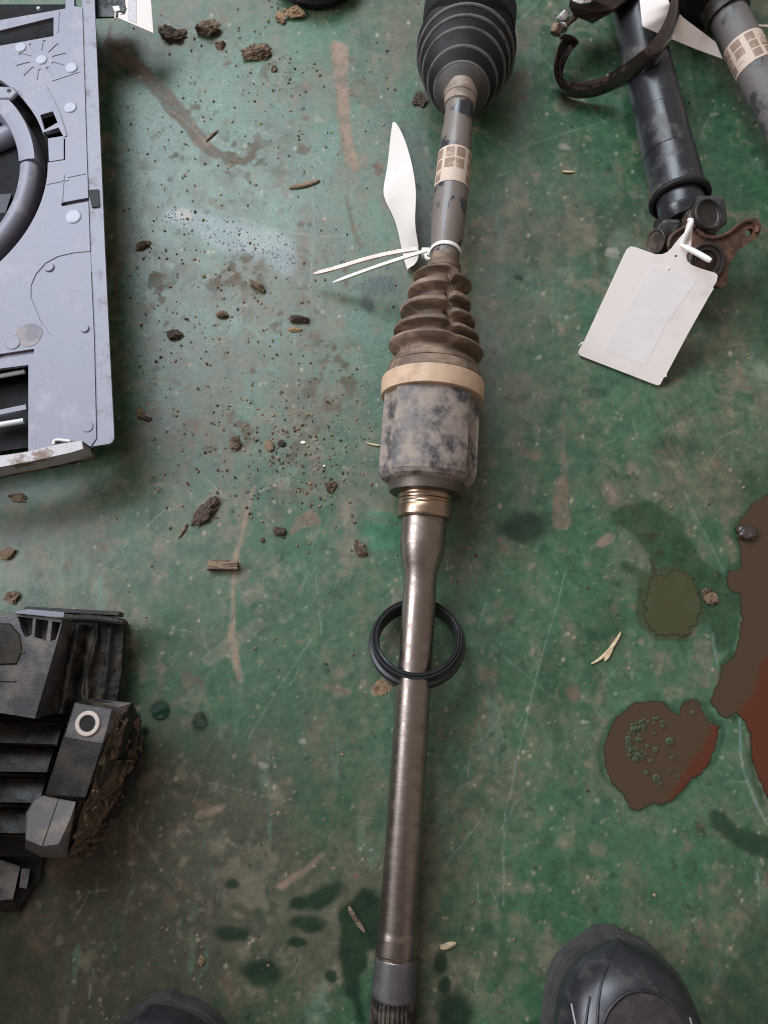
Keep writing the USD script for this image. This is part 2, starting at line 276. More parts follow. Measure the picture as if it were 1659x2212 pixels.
# ------------------------------------------------------------------ floor: worn green paint with dust, smears, scratches and damp marks, plus some painted sheen and shade
def build_floor():
    s = 0.00125
    fx = np.arange(-0.43, 0.4301, s); fy = np.arange(-0.245, 0.7351, s)
    X = np.r_[np.linspace(-2.2, -0.45, 10), fx, np.linspace(0.45, 2.2, 10)]; Y = np.r_[np.linspace(-1.8, -0.26, 10), fy, np.linspace(0.75, 2.6, 10)]
    nx, ny = len(fx), len(fy)
    gx, gy = np.meshgrid(fx, fy); P3 = np.stack([gx, gy, 0 * gx], -1)
    px, py, _ = (q_.astype(np.float32) for q_ in proj(P3))
    r = np.random.default_rng(11)
    def field(sig, sy=None):
        f = ndimage.gaussian_filter(r.standard_normal((ny, nx), np.float32), (sy or sig, sig), mode='wrap'); return f / f.std()
    def fb(s0, k=5, sy=None): 
        o = sum(0.62 ** i * field(s0 / 1.9 ** i, (sy / 1.9 ** i) if sy else None) for i in range(k)); return o / o.std()
    def ss(x, a, b): t = np.clip((x - a) / (b - a), 0, 1); return t * t * (3 - 2 * t)
    wob = fb(14, 4) * 5.0; wob2 = fb(14, 4) * 5.0
    fine = fb(3, 3)
    def window(x0, y0, x1, y1, pad):
        c = G(A([x0 - pad, x1 + pad, x0 - pad, x1 + pad]), A([y0 - pad, y0 - pad, y1 + pad, y1 + pad]))
        i0, i1 = np.searchsorted(fx, [c[:, 0].min(), c[:, 0].max()]); j0, j1 = np.searchsorted(fy, [c[:, 1].min(), c[:, 1].max()])
        return slice(j0, j1), slice(i0, i1)
    def blob(cx, cy, rx, ry, rot=0, soft=0.35, w=1.0):
        sl = window(cx, cy, cx, cy, max(rx, ry) * (1 + soft) + 14 * w) if max(rx, ry) < 150 else (slice(None), slice(None))
        dx, dy = px[sl] + w * wob[sl] - cx, py[sl] + w * wob2[sl] - cy; c, q = math.cos(rot), math.sin(rot)
        k = ss(-np.hypot((dx * c + dy * q) / rx, (-dx * q + dy * c) / ry), -1 - soft, -1 + soft)
        return k if sl[0] == slice(None) else (sl, k)
    def stroke(pts, width, soft=1.5, w=0.4):
        q = A([p_[:2] for p_ in pts]); wd = [p_[2] if len(p_) > 2 else width for p_ in pts]
        sl = window(*q.min(0), *q.max(0), max(wd) / 2 + soft + 22 * w + 2)
        qx, qy = px[sl] + w * wob[sl], py[sl] + w * wob2[sl]; out = np.full(qx.shape, 1e9, np.float32)
        for k in range(len(pts) - 1):
            (x0, y0), (x1, y1), w0, w1 = q[k], q[k + 1], wd[k], wd[k + 1]
            ax, ay = qx - x0, qy - y0; dx, dy = x1 - x0, y1 - y0
            t = np.clip((ax * dx + ay * dy) / (dx * dx + dy * dy + 1e-9), 0, 1)
            out = np.minimum(out, np.hypot(ax - t * dx, ay - t * dy) - (w0 + (w1 - w0) * t) / 2)
        return sl, ss(-out, -soft, soft)
    def poly(pts, w=0.6, blur=1.0):
        g = Polygon(pts); sl = window(*g.bounds, 14 * w + 6 * blur)
        shapely.prepare(g); m_ = shapely.contains_xy(g, px[sl] + w * wob[sl], py[sl] + w * wob2[sl]).astype(np.float32)
        return sl, ndimage.gaussian_filter(m_, blur)
    green = A([.040, .102, .050]); green2 = A([.054, .116, .064]); dustc = A([.180, .158, .118]); brown = A([.150, .088, .056]); pink = A([.27, .185, .135]); dark = A([.006, .024, .011]); grey = A([.19, .225, .22])
    col = np.empty((ny, nx, 3), np.float32); col[:] = green; rough = np.full((ny, nx), 0.29, np.float32)
    def lay(mask, c, amt=1.0, rg=None, mul=None):
        sl, mask = mask if isinstance(mask, tuple) else ((slice(None), slice(None)), mask)
        if mul is not None: mask = mask * mul[sl]
        k = np.clip(mask * amt, 0, 1).astype(np.float32)[..., None]; col[sl] += k * (A(c).astype(np.float32) - col[sl])
        if rg is not None: rough[sl] += k[..., 0] * (rg - rough[sl])
    f1, f2, f3, f4 = fb(70, 6), fb(46, 6), fb(30, 6), fb(18, 5, 30)
    lay(ss(f1, -.4, 1.2), green2, .9)
    # dust film, thicker at the upper middle, the lower left and along the right side
    bias = .6 * blob(640, 330, 420, 420, 0, .9, 0) + .9 * blob(230, 1950, 420, 460, 0, .8, 0) + .35 * blob(1300, 700, 300, 700, 0, .8, 0) - .3 * blob(1250, 1750, 330, 420, 0, .7, 0) - .25 * blob(720, 1500, 260, 420, 0, .7, 0) + .5 * blob(960, 1750, 130, 500, 0, .8, 0)
    strk = fb(5, 4, 22); crumb0 = ss(fb(6, 4), -1.1, 1.3)
    lay(ss(f2 + 1.6 * bias + .6 * fine + .5 * strk, -1.0, 3.4), A([.100, .088, .056]), .85, .44)
    lay(blob(200, 2050, 380, 640, .3, .9, 0), A([.040, .034, .018]), .85, .55, ss(f2 + .6 * fine, -2.6, .6))  # brown dirt, with the lower-left shade painted in as dark colour
    lay(blob(470, 330, 360, 360, 0, .9, 0), grey * .42, .26, .28, ss(f3 + .4 * fine, -1.6, 1.6))  # bluish sheen of the upper left painted into the floor colour
    lay(ss(.4 * f3 + 1.0 * fb(10, 6) + .6 * fine + .6 * bias, 1.5, 2.9), A([.165, .130, .088]), .42, .7)
    lay(ss(.4 * f4 + .9 * fb(5, 4) + .7 * strk, 1.7, 2.8), pink * .7, .36, .75)
    lay(ss(.4 * f3 + .9 * fb(8, 4, 26), 1.3, 2.3), green * .6, .6, .28)
    lay(ss(-.7 * f4 + .9 * strk, 1.4, 2.5), A([.080, .150, .095]), .55, .36)
    lay(ss(fb(2.2, 3), 2.0, 2.5), A([.17, .145, .10]), .42, .7); lay(ss(fb(2.4, 3), 2.1, 2.6), green * .4, .6, .5)
    lay(ss(fb(7, 4) + .5 * bias, 2.1, 2.9), brown * .8, .6, .8)
    for cx, cy, rx, ry, am in ((470, 335, 70, 60, .6), (520, 420, 80, 50, .45), (300, 420, 60, 70, .6), (370, 560, 70, 50, .55), (480, 610, 60, 40, .45), (270, 620, 40, 110, .45), (600, 330, 60, 60, .35), (700, 900, 80, 60, .4), (560, 820, 90, 60, .3), (830, 60, 90, 50, .35), (330, 950, 70, 60, .4), (90, 1130, 90, 90, .5), (500, 1330, 90, 60, .35), (1000, 1700, 40, 260, .35), (1060, 1290, 80, 60, .35), (1090, 860, 60, 160, .3)):
        lay(blob(cx, cy, rx, ry, 0, .9, 2.5), A([.088, .060, .038]), am, .5, ss(fb(5, 3) + .5 * f3 * 0, -1.1, 1.2) if cx == 470 else crumb0)
    # smears and stains with a shape of their own
    br = [([(728, 112, 34), (733, 150, 30), (742, 230, 30), (748, 290, 26), (758, 345, 24), (768, 372, 12)], pink * .9, .85), ([(748, 420, 6), (762, 470, 8), (776, 532, 10)], brown, .6), ([(778, 190, 50), (800, 210, 40)], brown, .35),
          ([(238, 92, 22), (300, 150, 34), (360, 215, 34), (430, 300, 30), (470, 330, 26)], A([.15, .10, .075]), .8), ([(215, 130, 8), (238, 60, 8)], A([.15, .10, .075]), .6),
          ([(548, 1048, 5), (530, 1120, 7), (514, 1200, 10), (506, 1245, 8), (504, 1310, 9), (509, 1390, 16), (515, 1430, 12), (524, 1470, 8)], A([.25, .165, .11]), .75),
          ([(628, 1148, 10), (645, 1128, 24), (668, 1116, 30), (690, 1122, 10)], A([.185, .10, .065]), .8), ([(1212, 1040, 26), (1210, 1080, 30), (1216, 1125, 40)], A([.17, .105, .07]), .85), ([(1132, 975, 14), (1158, 985, 18)], A([.16, .09, .055]), .8),
          ([(1316, 1064, 26), (1326, 1078, 22)], A([.19, .125, .10]), .75), ([(1290, 1178, 16), (1318, 1162, 20)], A([.2, .13, .10]), .75), ([(806, 1492, 20), (836, 1474, 36), (846, 1470, 22)], A([.25, .165, .12]), .9),
          ([(1105, 90, 60), (1150, 60, 40)], brown, .45), ([(1070, 1300, 14), (1084, 1290, 10)], brown, .5), ([(700, 1490, 14), (745, 1495, 16)], brown, .7), ([(735, 1455, 5), (690, 1410, 4), (735, 1500, 5)], brown, .4),
          ([(770, 1880, 8), (815, 1865, 12), (860, 1845, 8)], A([.27, .17, .12]), .0), ([(600, 1910, 18), (650, 1885, 14), (690, 1850, 10)], A([.25, .16, .11]), .7), ([(430, 1760, 20), (480, 1740, 16)], A([.25, .16, .11]), .45), ([(388, 1905, 16), (440, 1940, 10)], brown, .5),
          ([(1250, 760, 8), (1275, 800, 6)], brown, .3), ([(455, 1420, 30), (560, 1350, 30)], A([.2, .15, .1]), .4), ([(1280, 1545, 10), (1310, 1560, 12)], brown, .3), ([(640, 400, 3), (690, 392, 3)], brown, .5)]
    tex = .72 + .28 * np.clip(fine + .6, 0, 1)
    for pts, c, a in br: lay(stroke(pts, 10, 3.5, .6), c, a, .8, tex)
    # scratches
    sc = [[(205, 108), (260, 158), (325, 205), (400, 262), (450, 312)], [(236, 336), (300, 372), (385, 415), (450, 446), (500, 466), (590, 497), (656, 508), (768, 511)], [(514, 384), (580, 437), (622, 482), (656, 508)], [(676, 386), (672, 640)],
          [(1224, 1231), (1149, 1506), (1090, 1756), (1085, 1956)], [(1540, 1370, 5), (1546, 1410, 5), (1555, 1450, 4), (1572, 1460, 3)], [(1594, 1542, 5), (1596, 1597, 6), (1606, 1660, 5), (1627, 1712, 6), (1641, 1743, 6), (1661, 1780, 6)],
          [(1480, 1060), (1560, 1230), (1580, 1300)], [(1105, 60), (1190, -20)]]
    for pts in sc: lay(stroke(pts, 2.4, 1.5, .35), A([.30, .38, .33]), .26, .5)
    for _ in range(620):
        x, y = r.uniform(150, 1659), r.uniform(0, 2212); a = r.normal(1.2, .8); l = r.uniform(8, 70) * (1 + (r.random() < .08) * 3)
        lay(stroke([(x, y), (x + l * .5 * math.cos(a) + r.normal(0, 3), y + l * .5 * math.sin(a)), (x + l * math.cos(a), y + l * math.sin(a))], 1.2, 1.4, .15), A([.34, .38, .33]) if r.random() < .6 else A([.28, .22, .16]), r.uniform(.12, .4))
    for _ in range(170):                              # the scuffs below the hanging tag
        x, y = r.uniform(1380, 1620), r.uniform(840, 990); l = r.uniform(20, 90)
        lay(stroke([(x, y), (x + l * .62, y + l)], 1.3, 1.4, .2), green * r.choice([.5, 1.7]), r.uniform(.15, .45))
    for _ in range(2200):                              # specks: pale grit and dark oil spots
        x, y = r.uniform(150, 1659), r.uniform(0, 2212); q = 1.1 + 2.4 * r.random() ** 2
        lay_box = window(x, y, x, y, 9)
        k = (np.exp(-((px[lay_box] - x) ** 2 / q ** 2 + (py[lay_box] - y) ** 2 / (q * r.uniform(.6, 1.5)) ** 2)) * r.uniform(.4, .95))[..., None]
        col[lay_box] = col[lay_box] * (1 - k) + A([.42, .33, .24] if r.random() < .6 else [.06, .045, .035]) * k
    for _ in range(260):                              # small sharp chips and flakes in the paint
        x, y = r.uniform(230, 1640), r.uniform(0, 2190); n_ = r.integers(5, 9); a = np.sort(r.uniform(0, 6.28, n_)); rr = (2.0 + 9 * r.random() ** 3) * r.uniform(.5, 1.2, n_); sx = r.uniform(.6, 2.2)
        lay(poly(np.stack([x + rr * sx * np.cos(a), y + rr * np.sin(a)], 1), .2, .5), A([.20, .15, .105]) if r.random() < .5 else (brown * .8 if r.random() < .5 else A([.25, .24, .19])), r.uniform(.3, .8), .75)
    # clean wiped patches beside the collar
    for pts, q in (([(800, 1112), (850, 1122), (870, 1132)], 10), ([(802, 1150), (840, 1155), (880, 1160)], 34), ([(815, 1178), (880, 1190)], 14)): lay(stroke(pts, q, 8, 1.0), A([.03, .14, .07]), .8, .32)
    # damp dark green marks
    K = lambda x, y: (713.2 + x * .1984, 1865.2 + y * .1984)
    wet = [poly([K(*p) for p in [(300, 262), (420, 280), (530, 400), (560, 640), (560, 900), (430, 960), (430, 1150), (340, 1230), (340, 1330), (370, 1550), (390, 1760), (300, 1760), (270, 1500), (180, 1460), (150, 1250), (115, 1050), (130, 700), (75, 560), (100, 460), (190, 400)]]),
           blob(952, 2079, 16, 25), blob(966, 2128, 14, 20), blob(978, 2188, 36, 46), blob(347, 1534, 22, 23, w=.3), blob(313, 1584, 8, 9), blob(432, 1558, 20, 26), blob(716, 2110, 16, 16), blob(640, 2040, 22, 12), blob(560, 2105, 40, 30), blob(505, 1905, 16, 11), blob(664, 1995, 40, 20), blob(505, 2010, 40, 16),
           blob(690, 1935, 44, 22, -.5), blob(640, 1950, 20, 14), blob(820, 615, 36, 22), blob(800, 650, 14, 20), blob(1130, 600, 10, 6), blob(1130, 1135, 60, 30), blob(1110, 870, 26, 12), blob(1450, 960, 60, 26), blob(1330, 535 + 170, 40, 8), blob(1290, 845, 30, 12)]
    for k_, w_ in enumerate(wet): lay(w_, dark, .92 if k_ < 19 else .4, .26)
    q = lambda x, y: (1207 + x * .3472, 1042 + y * .3472)
    lay(poly([q(*p) for p in [(945, 2060), (1040, 2050), (1090, 2110), (1250, 2180), (1420, 2260), (1420, 2380), (1200, 2320), (960, 2150)]]), dark * 1.3, .85, .2)
    film = poly([q(*p) for p in [(480, 110), (560, 100), (690, 190), (800, 250), (780, 300), (880, 470), (1000, 560), (1100, 640), (1130, 700), (1120, 900), (1090, 1060), (1000, 1050), (940, 880), (860, 900), (800, 980), (730, 1000), (580, 950), (500, 870), (500, 600), (400, 520), (420, 490), (580, 560), (560, 450), (440, 300), (350, 260), (330, 200), (380, 150)]])
    lay(film, A([.016, .046, .018]), .78, .20); lay(film, A([.03, .02, .012]), .75, None, ss(fb(3, 3), .7, 1.8))
    lay(poly([q(*p) for p in [(1130, -60), (1420, -100), (1420, 400), (1160, 380), (1090, 330), (1110, 200)]], blur=3), A([.016, .055, .024]), .7, .25)
    lay(poly([q(*p) for p in [(300, 590), (400, 620), (390, 660), (320, 650)]]), A([.014, .05, .024]), .7); lay(poly([q(*p) for p in [(130, 900), (300, 930), (310, 980), (200, 970)]]), A([.014, .05, .024]), .7)
    t = lambda x, y: (1097 + x * .3386, 1893 + y * .3386)
    lay(poly([t(*p) for p in [(1800, -60), (1640, 100), (1560, 185), (1475, 350), (1440, 520), (1345, 560), (1330, 700), (1345, 1000), (1345, 1100), (1800, 1100)]], blur=2), A([.016, .052, .024]), .62, .26)
    lay(stroke([t(1400, 60), t(1440, 150), t(1520, 230), t(1580, 300), t(1640, 400)], 5, 3), A([.03, .04, .025]), .6)
    lay(poly([(1630, 560), (1720, 520), (1720, 800), (1640, 780), (1600, 720), (1610, 640)], blur=3), A([.018, .06, .028]), .6, .3)
    PQ = [[(570, 1360), (480, 1368), (400, 1420), (335, 1495), (295, 1590), (276, 1660), (288, 1770), (330, 1870), (400, 1940), (440, 2030), (500, 2042), (560, 2008), (640, 2010), (730, 1970), (800, 1880), (880, 1815), (940, 1740), (985, 1600), (1000, 1520), (935, 1485), (905, 1440), (880, 1370), (830, 1345), (775, 1368), (752, 1415), (712, 1425), (650, 1372), (570, 1360)],
          [(1200, 140), (1135, 220), (1098, 285), (1120, 380), (1132, 540), (1062, 545), (1030, 592), (1070, 680), (1128, 700), (1132, 850), (1110, 1000), (1082, 1088), (1012, 1140), (1005, 1210), (960, 1290), (945, 1372), (1000, 1442), (1050, 1470), (1108, 1440), (1150, 1480), (1188, 1560), (1200, 1700), (1240, 1850), (1302, 1980)],
          [(540, 650), (560, 592), (640, 578), (720, 548), (790, 572), (830, 620), (872, 700), (885, 800), (865, 880), (800, 962), (700, 968), (600, 950), (545, 870), (530, 750), (540, 650)]]
    for k_, pts in enumerate(PQ): lay(stroke([q(*p) for p in pts], 20 if k_ == 2 else 13, 5, 1.1), A([.022, .060, .030]) if k_ < 2 else A([.04, .055, .025]), .85, .2)
    # oil splash, its pale glisten painted in as grey
    spl = poly([(355, 452), (400, 440), (470, 470), (540, 488), (590, 505), (630, 520), (645, 560), (640, 590), (620, 603), (575, 575), (520, 552), (480, 540), (440, 515), (400, 490), (360, 480)], .8, 2)
    lay(spl, A([.13, .145, .165]), .5, .24)
    lay(poly([(500, 505), (540, 490), (590, 502), (620, 530), (590, 545), (540, 545)], .8, 2), A([.075, .085, .05]), .7, .12)
    lay(blob(378, 465, 16, 13, w=.5), A([.01, .03, .018]), .9, .06); lay(blob(403, 462, 16, 14, w=.7), A([.34, .28, .20]), .8, .3)
    # crumbly brown dust trails
    crumbf = ss(fb(4, 3), .1, 1.1)
    for cx, cy, rx, ry in ((605, 975, 50, 40), (520, 960, 60, 30), (640, 1050, 60, 26), (590, 1090, 36, 20), (690, 900, 70, 50), (310, 580, 50, 40), (500, 600, 50, 40), (720, 800, 60, 60), (540, 350, 60, 50), (600, 165, 40, 30)):
        lay(blob(cx, cy, rx, ry, 0, .8, 2), A([.105, .068, .044]), .72, .85, crumbf)
    col *= (1 + .10 * fine + .07 * field(.8))[..., None]
    col = np.clip(col, .004, .8)
    full = np.empty((len(Y), len(X), 3)); full[:] = green; full[10:-10, 10:-10] = col
    rf = np.full((len(Y), len(X)), .42); rf[10:-10, 10:-10] = rough
    GX, GY = np.meshgrid(X, Y)
    V = np.stack([GX, GY, 0 * GX], -1).reshape(-1, 3)
    F = grid_faces(len(Y), len(X), False)
    p = UsdGeom.Mesh.Define(stage, '/World/floor')
    p.CreatePointsAttr(Vt.Vec3fArray.FromNumpy(V.astype(np.float32))); p.CreateFaceVertexCountsAttr(Vt.IntArray.FromNumpy(np.full(len(F), 4, np.int32)))
    p.CreateFaceVertexIndicesAttr(Vt.IntArray.FromNumpy(F.astype(np.int32).ravel())); p.CreateSubdivisionSchemeAttr('none')
    api = UsdGeom.PrimvarsAPI(p)
    api.CreatePrimvar('paint', Sdf.ValueTypeNames.Color3fArray, 'vertex').Set(Vt.Vec3fArray.FromNumpy(full.reshape(-1, 3).astype(np.float32)))
    api.CreatePrimvar('sheen', Sdf.ValueTypeNames.FloatArray, 'vertex').Set(Vt.FloatArray.FromNumpy(rf.ravel().astype(np.float32)))
    mt = usdkit.material(stage, '/World/Looks/worn_green_floor_paint', {
        'c': ('attribute', {'attribute': 'paint'}), 'r': ('attribute', {'attribute': 'sheen'}), 'g': ('geometry', {}),
        'n': ('noise_texture', {'scale': 900, 'detail': 4.0, 'roughness': .65}), 'm1': ('map_range', {'from_min': .25, 'from_max': .75, 'to_min': .78, 'to_max': 1.22}),
        'h': ('hsv', {}), 'n2': ('noise_texture', {'scale': 120, 'detail': 6.0, 'roughness': .6}), 'ad': ('math', {'math_type': 'add'}), 'b': ('bump', {'strength': .22, 'distance': .0010}),
        'p': ('principled_bsdf', {'specular_ior_level': .5})},
        [('c.color', 'h.color'), ('g.position', 'n.vector'), ('n.fac', 'm1.value'), ('m1.result', 'h.value'), ('h.color', 'p.base_color'), ('r.fac', 'p.roughness'),
         ('g.position', 'n2.vector'), ('n.fac', 'ad.value1'), ('n2.fac', 'ad.value2'), ('ad.value', 'b.height'), ('b.normal', 'p.normal')], surface='p.BSDF')
    UsdShade.MaterialBindingAPI.Apply(p.GetPrim()).Bind(mt)
    tag(p.GetPrim(), 'worn green painted floor with dust, scratches and oil stains', 'floor', kind='structure')
build_floor()

# ------------------------------------------------------------------ the long drive shaft across the middle
S0, S1 = G(925, 985, .042), G(851, 2149, .0165)       # axis of the rigid lower part
J = S0 + unit(S0 - S1) * abs(st(S0, S1, 800))
U1 = G(995, 208, .068)
ds = thing('drive_shaft', 'long brown steel drive shaft with rubber boots at both joints, lying down the middle', 'drive shaft', (S0[0], S0[1], 0))
ax = lambda rows: prof_px(S0, S1, rows)
def rnd_tri(ph, t):                                    # the joint housing: three wide lobes with flats between
    a_ = np.abs((ph + np.pi / 3) % (2 * np.pi / 3) - np.pi / 3)              # 0 on a lobe's crown, 60 degrees between lobes
    flat = np.cos(np.radians(13)) / np.cos(np.clip(np.pi / 3 - a_, 0, np.radians(14)))
    k = np.where(a_ > np.radians(46), flat * (1 - .050 * np.clip((a_ - np.radians(46)) / .03, 0, 1)), 1.0 - .05 * (1 - (a_ / np.radians(46)) ** 2))
    return k + 0 * t
hp = ax([(850, 206), (868, 210), (960, 213), (1018, 216), (1033, 213), (1042, 200), (1048, 176)])
obj('joint_housing', lathe(S0, S1, hp, 180, rnd_tri), M['housing'], ds, 25)
obj('seal_flange', lathe(S0, S1, ax([(1045, 172), (1050, 166), (1060, 162), (1068, 158), (1070, 140)])), M['steel_dark'], ds, 25)
cp = ax([(1068, 118), (1074, 118)]) + ax([(1078, 115), (1081, 115), (1084, 117.5), (1088, 115.5), (1091, 117.5), (1096, 115.5), (1100, 117.5), (1106, 118), (1117, 118), (1121, 115), (1122, 100)])
obj('collar', lathe(S0, S1, cp, 72), M['collar_steel'], ds, 20)
rows = [(1120, 97), (1124, 98), (1176, 98), (1180, 97), (1200, 92), (1222, 80), (1240, 71.5), (1256, 69), (1275, 70), (1277, 71.4), (1290, 72), (1413, 73.5), (1500, 75), (1865, 80), (2002, 84), (2012, 88), (2022, 90)]
obj('stub_shaft', lathe(S0, S1, ax(rows), 72), M['steel'], ds, 28)
obj('shaft_groove', lathe(S0, S1, ax([(2021, 90), (2056, 92), (2059, 89), (2065, 89), (2068, 92)]), 64), M['steel'], ds, 20)
obj('grey_band', lathe(S0, S1, ax([(2066, 92.6), (2070, 93.5), (2120, 95), (2146, 96), (2152, 93)]), 64), M['spline_band'], ds, 25)
nt = 30
def spl(ph, t): return 1 + .045 * np.clip(np.cos(nt * ph) * 2.2, -1, 1) + 0 * t
obj('splines', lathe(S0, S1, ax([(2149, 92), (2154, 93), (2240, 98), (2300, 102)]), nt * 8, spl), M['splines'], ds, 15)
obj('clamp_band', lathe(S0, S1, [(t, r) for t, r in ax([(826, 207), (827, 219), (829, 221.5), (854, 221.5), (864, 220), (866, 208)])], 84, lambda ph, t: 1 + .012 * np.exp(-((ph - 6.15) / .12) ** 2) + 0 * t), M['band_tan'], ds, 20)
# upper axis, from the inner joint to the outer one
B0 = S0 + unit(S1 - S0) * st(S0, S1, 815)
ux = lambda rows: prof_px(B0, U1, rows)
obj('boot_flange', lathe(S0, S1, ax([(786, 160), (788, 180), (791, 188), (796, 191), (800, 190), (801, 186), (803, 196), (807, 201), (828, 208), (834, 210)]), 80), M['boot_brown'], ds, 25)
from scipy.interpolate import PchipInterpolator
def boot(rowsR, rowsL, n=110, sub=7):
    d, u, s = frame(B0, U1); ph = np.linspace(0, 2 * np.pi, n, endpoint=False)
    pr, pl = A(ux(rowsR)), A(ux(rowsL)); k = np.arange(len(pr)); kk = np.linspace(0, len(pr) - 1, (len(pr) - 1) * sub + 1)
    R, Lq = PchipInterpolator(k, pr)(kk), PchipInterpolator(k, pl)(kk)
    def wrapd(a): return (a + np.pi) % (2 * np.pi) - np.pi
    c0 = -.30
    w = 1 / (1 + np.exp(-wrapd(ph - c0) / .05)); w2 = 1 / (1 + np.exp(-wrapd(ph - c0 - np.pi) / .08)); w = w * (1 - w2) * (np.abs(wrapd(ph - c0 - np.pi / 2)) < np.pi / 2 + .6)
    T = R[:, None, :] * w[None, :, None] + Lq[:, None, :] * (1 - w)[None, :, None]
    mid = np.exp(-((kk - len(pr) * .5) / (len(pr) * .27)) ** 4)
    T[..., 1] *= 1 - mid[:, None] * (.17 * np.exp(-(wrapd(ph - c0) / .11) ** 2) + .05 * np.exp(-(wrapd(ph - c0) / .35) ** 2))[None]
    V = B0 + T[..., :1] * d + T[..., 1:] * (np.cos(ph)[None, :, None] * u + np.sin(ph)[None, :, None] * -s)
    return V.reshape(-1, 3), grid_faces(len(kk), n)[:, ::-1]
# rows run from the joint end upwards; crest, valley, crest ...
bR = [(796, 184), (788, 170), (774, 160), (764, 192), (757, 206), (753, 203), (746, 150), (736, 140), (727, 190), (722, 190), (716, 178), (706, 116), (694, 112), (684, 170), (679, 171), (673, 160), (664, 96), (651, 94), (641, 145), (636, 145), (630, 136), (622, 82), (612, 86), (605, 127), (601, 122), (595, 84), (586, 72), (576, 70)]
bL = [(796, 184), (789, 170), (778, 160), (768, 192), (761, 206), (757, 203), (750, 146), (742, 138), (733, 182), (729, 182), (724, 170), (716, 110), (706, 106), (698, 157), (694, 158), (689, 148), (679, 92), (668, 90), (660, 133), (655, 133), (650, 124), (643, 78), (630, 82), (618, 128), (613, 122), (604, 84), (590, 72), (578, 70)]
obj('inner_boot', boot(bR, bL), M['boot_brown'], ds, 50)
obj('small_clamp', lathe(B0, U1, ux([(586, 70), (585, 74), (574, 73), (573, 66), (568, 64), (556, 63)]), 48), M['boot_brown'], ds, 25)
obj('tube_shaft', lathe(B0, U1, ux([(570, 60), (556, 60), (540, 63), (520, 68), (500, 71), (480, 74), (440, 74), (397, 73), (340, 70), (310, 68.5), (290, 66), (270, 61), (250, 60), (200, 60)]), 64), M['shaft_paint'], ds, 30)
obj('worn_label', lathe(B0, U1, [(t, r + .0004) for t, r in ux([(412, 73), (402, 73.3), (372, 72.2), (336, 70)])], 64, caps=False), M['label_worn'], ds, 25)
lr = ux([(410, 73.2), (338, 70.2)])
tag(obj('printed_grid', cells(B0, U1, lr[0][0], lr[1][0], lr[0][1] + .0007, lr[1][1] + .0007, 3, 9, 3), M['label_cell'], ds, False), kind='stuff')
obj('boot_neck_clamp', lathe(B0, U1, ux([(232, 58), (230, 67), (214, 67.5), (213, 71), (202, 71), (201, 67), (188, 66)]), 48), M['neck_clamp'], ds, 25)
obj('clamp_ear', hull([G(1021, 205, .055), G(1025, 235, .050), G(1017, 238, .048), G(1014, 212, .05)], .0022), M['boot_brown'], ds)
fold = [(213, 67), (208, 72), (205, 82), (202, 98), (198, 112), (196, 117.5), (195, 119), (194, 117), (193.4, 106), (192.4, 97), (190, 101), (187, 114), (183, 136), (180.5, 148), (179, 150.5), (177.6, 148), (176.6, 134), (174.6, 124), (171, 130), (165, 148), (160.4, 167), (158.2, 176), (157, 178.5), (155.7, 176), (154.6, 162), (152.4, 152), (148, 160), (144, 177), (141.5, 190), (140, 195), (138.5, 192), (137.5, 179), (135, 169), (131, 178), (127.6, 196), (126, 206), (124.8, 209), (123.4, 206), (122.4, 194), (119, 184), (114, 196), (110, 209), (107.5, 214), (105, 211)]
hd = unit((U1 - B0) * A([1, 1, 0])); BT = unit(hd * math.cos(math.radians(19)) + A([.02, 0, -math.sin(math.radians(19))]))
N0 = B0 + unit(U1 - B0) * st(B0, U1, 212); N1 = N0 + BT * .1
bx_ = lambda rows: prof_px(N0, N1, rows)
ob = bx_(fold); tl, rl = ob[-1]
obj('outer_boot', lathe(N0, N1, ob[6:] + [(tl + .004, rl * .96), (tl + .008, rl * .9)], 120), M['boot_black'], ds, 40)
obj('boot_cone', lathe(N0, N1, ob[:8], 96, caps=False), M['boot_dusty'], ds, 40)
for y_, w_ in ((195, 119), (179, 150.5), (157, 178.5), (140, 195), (124.8, 209)):
    t_, r_ = bx_([(y_, w_)])[0]
    obj('fold_rim', lathe(N0, N1, [(t_ + .0019 * math.cos(q), r_ - .0012 + .0019 * math.sin(q)) for q in np.linspace(0, 2 * np.pi, 9)], 120, caps=False), M['boot_rim'], ds, 60)
e_ = N0 + BT * (tl + .004); e_[2] = max(e_[2], .045)
obj('joint_bell', lathe(e_, e_ + hd, [(0, .036), (.006, .044), (.03, .0445), (.045, .040), (.05, .018), (.085, .014), (.09, .012)], 60), M['boot_black'], ds, 30)

# oil seal ring slipped over the shaft, leaning on it
C = G(901, 1384, .026); nrm = unit(A([-.03, .40, .92]))
ph = np.linspace(0, 2 * np.pi, 96, endpoint=False)
rs = thing('seal_ring', 'loose black rubber seal ring slipped over the bare steel shaft', 'seal ring', (C[0], C[1], 0))
k = w2r(C, 210)
pr_ = [(-.0085, k * .80), (-.0085, k * .955), (-.007, k), (-.0035, k * 1.005), (-.002, k * .99), (-.0012, k * .93), (.0015, k * .90), (.0055, k * .885), (.0068, k * .86), (.0062, k * .835), (.0070, k * .81), (.0058, k * .785), (-.002, k * .775), (-.0085, k * .80)]
obj('ring_body', lathe(C, C + nrm, [(t, r) for t, r in pr_], 96, caps=False, up=(0, 1, 0)), M['seal'], rs, 35)
obj('spring_lip', lathe(C, C + nrm, [(.0052 + .0009 * math.sin(q), k * .905 + .0009 * math.cos(q)) for q in np.linspace(0, 2 * np.pi, 9)], 96, caps=False, up=(0, 1, 0)), M['boot_black'], rs, 60)

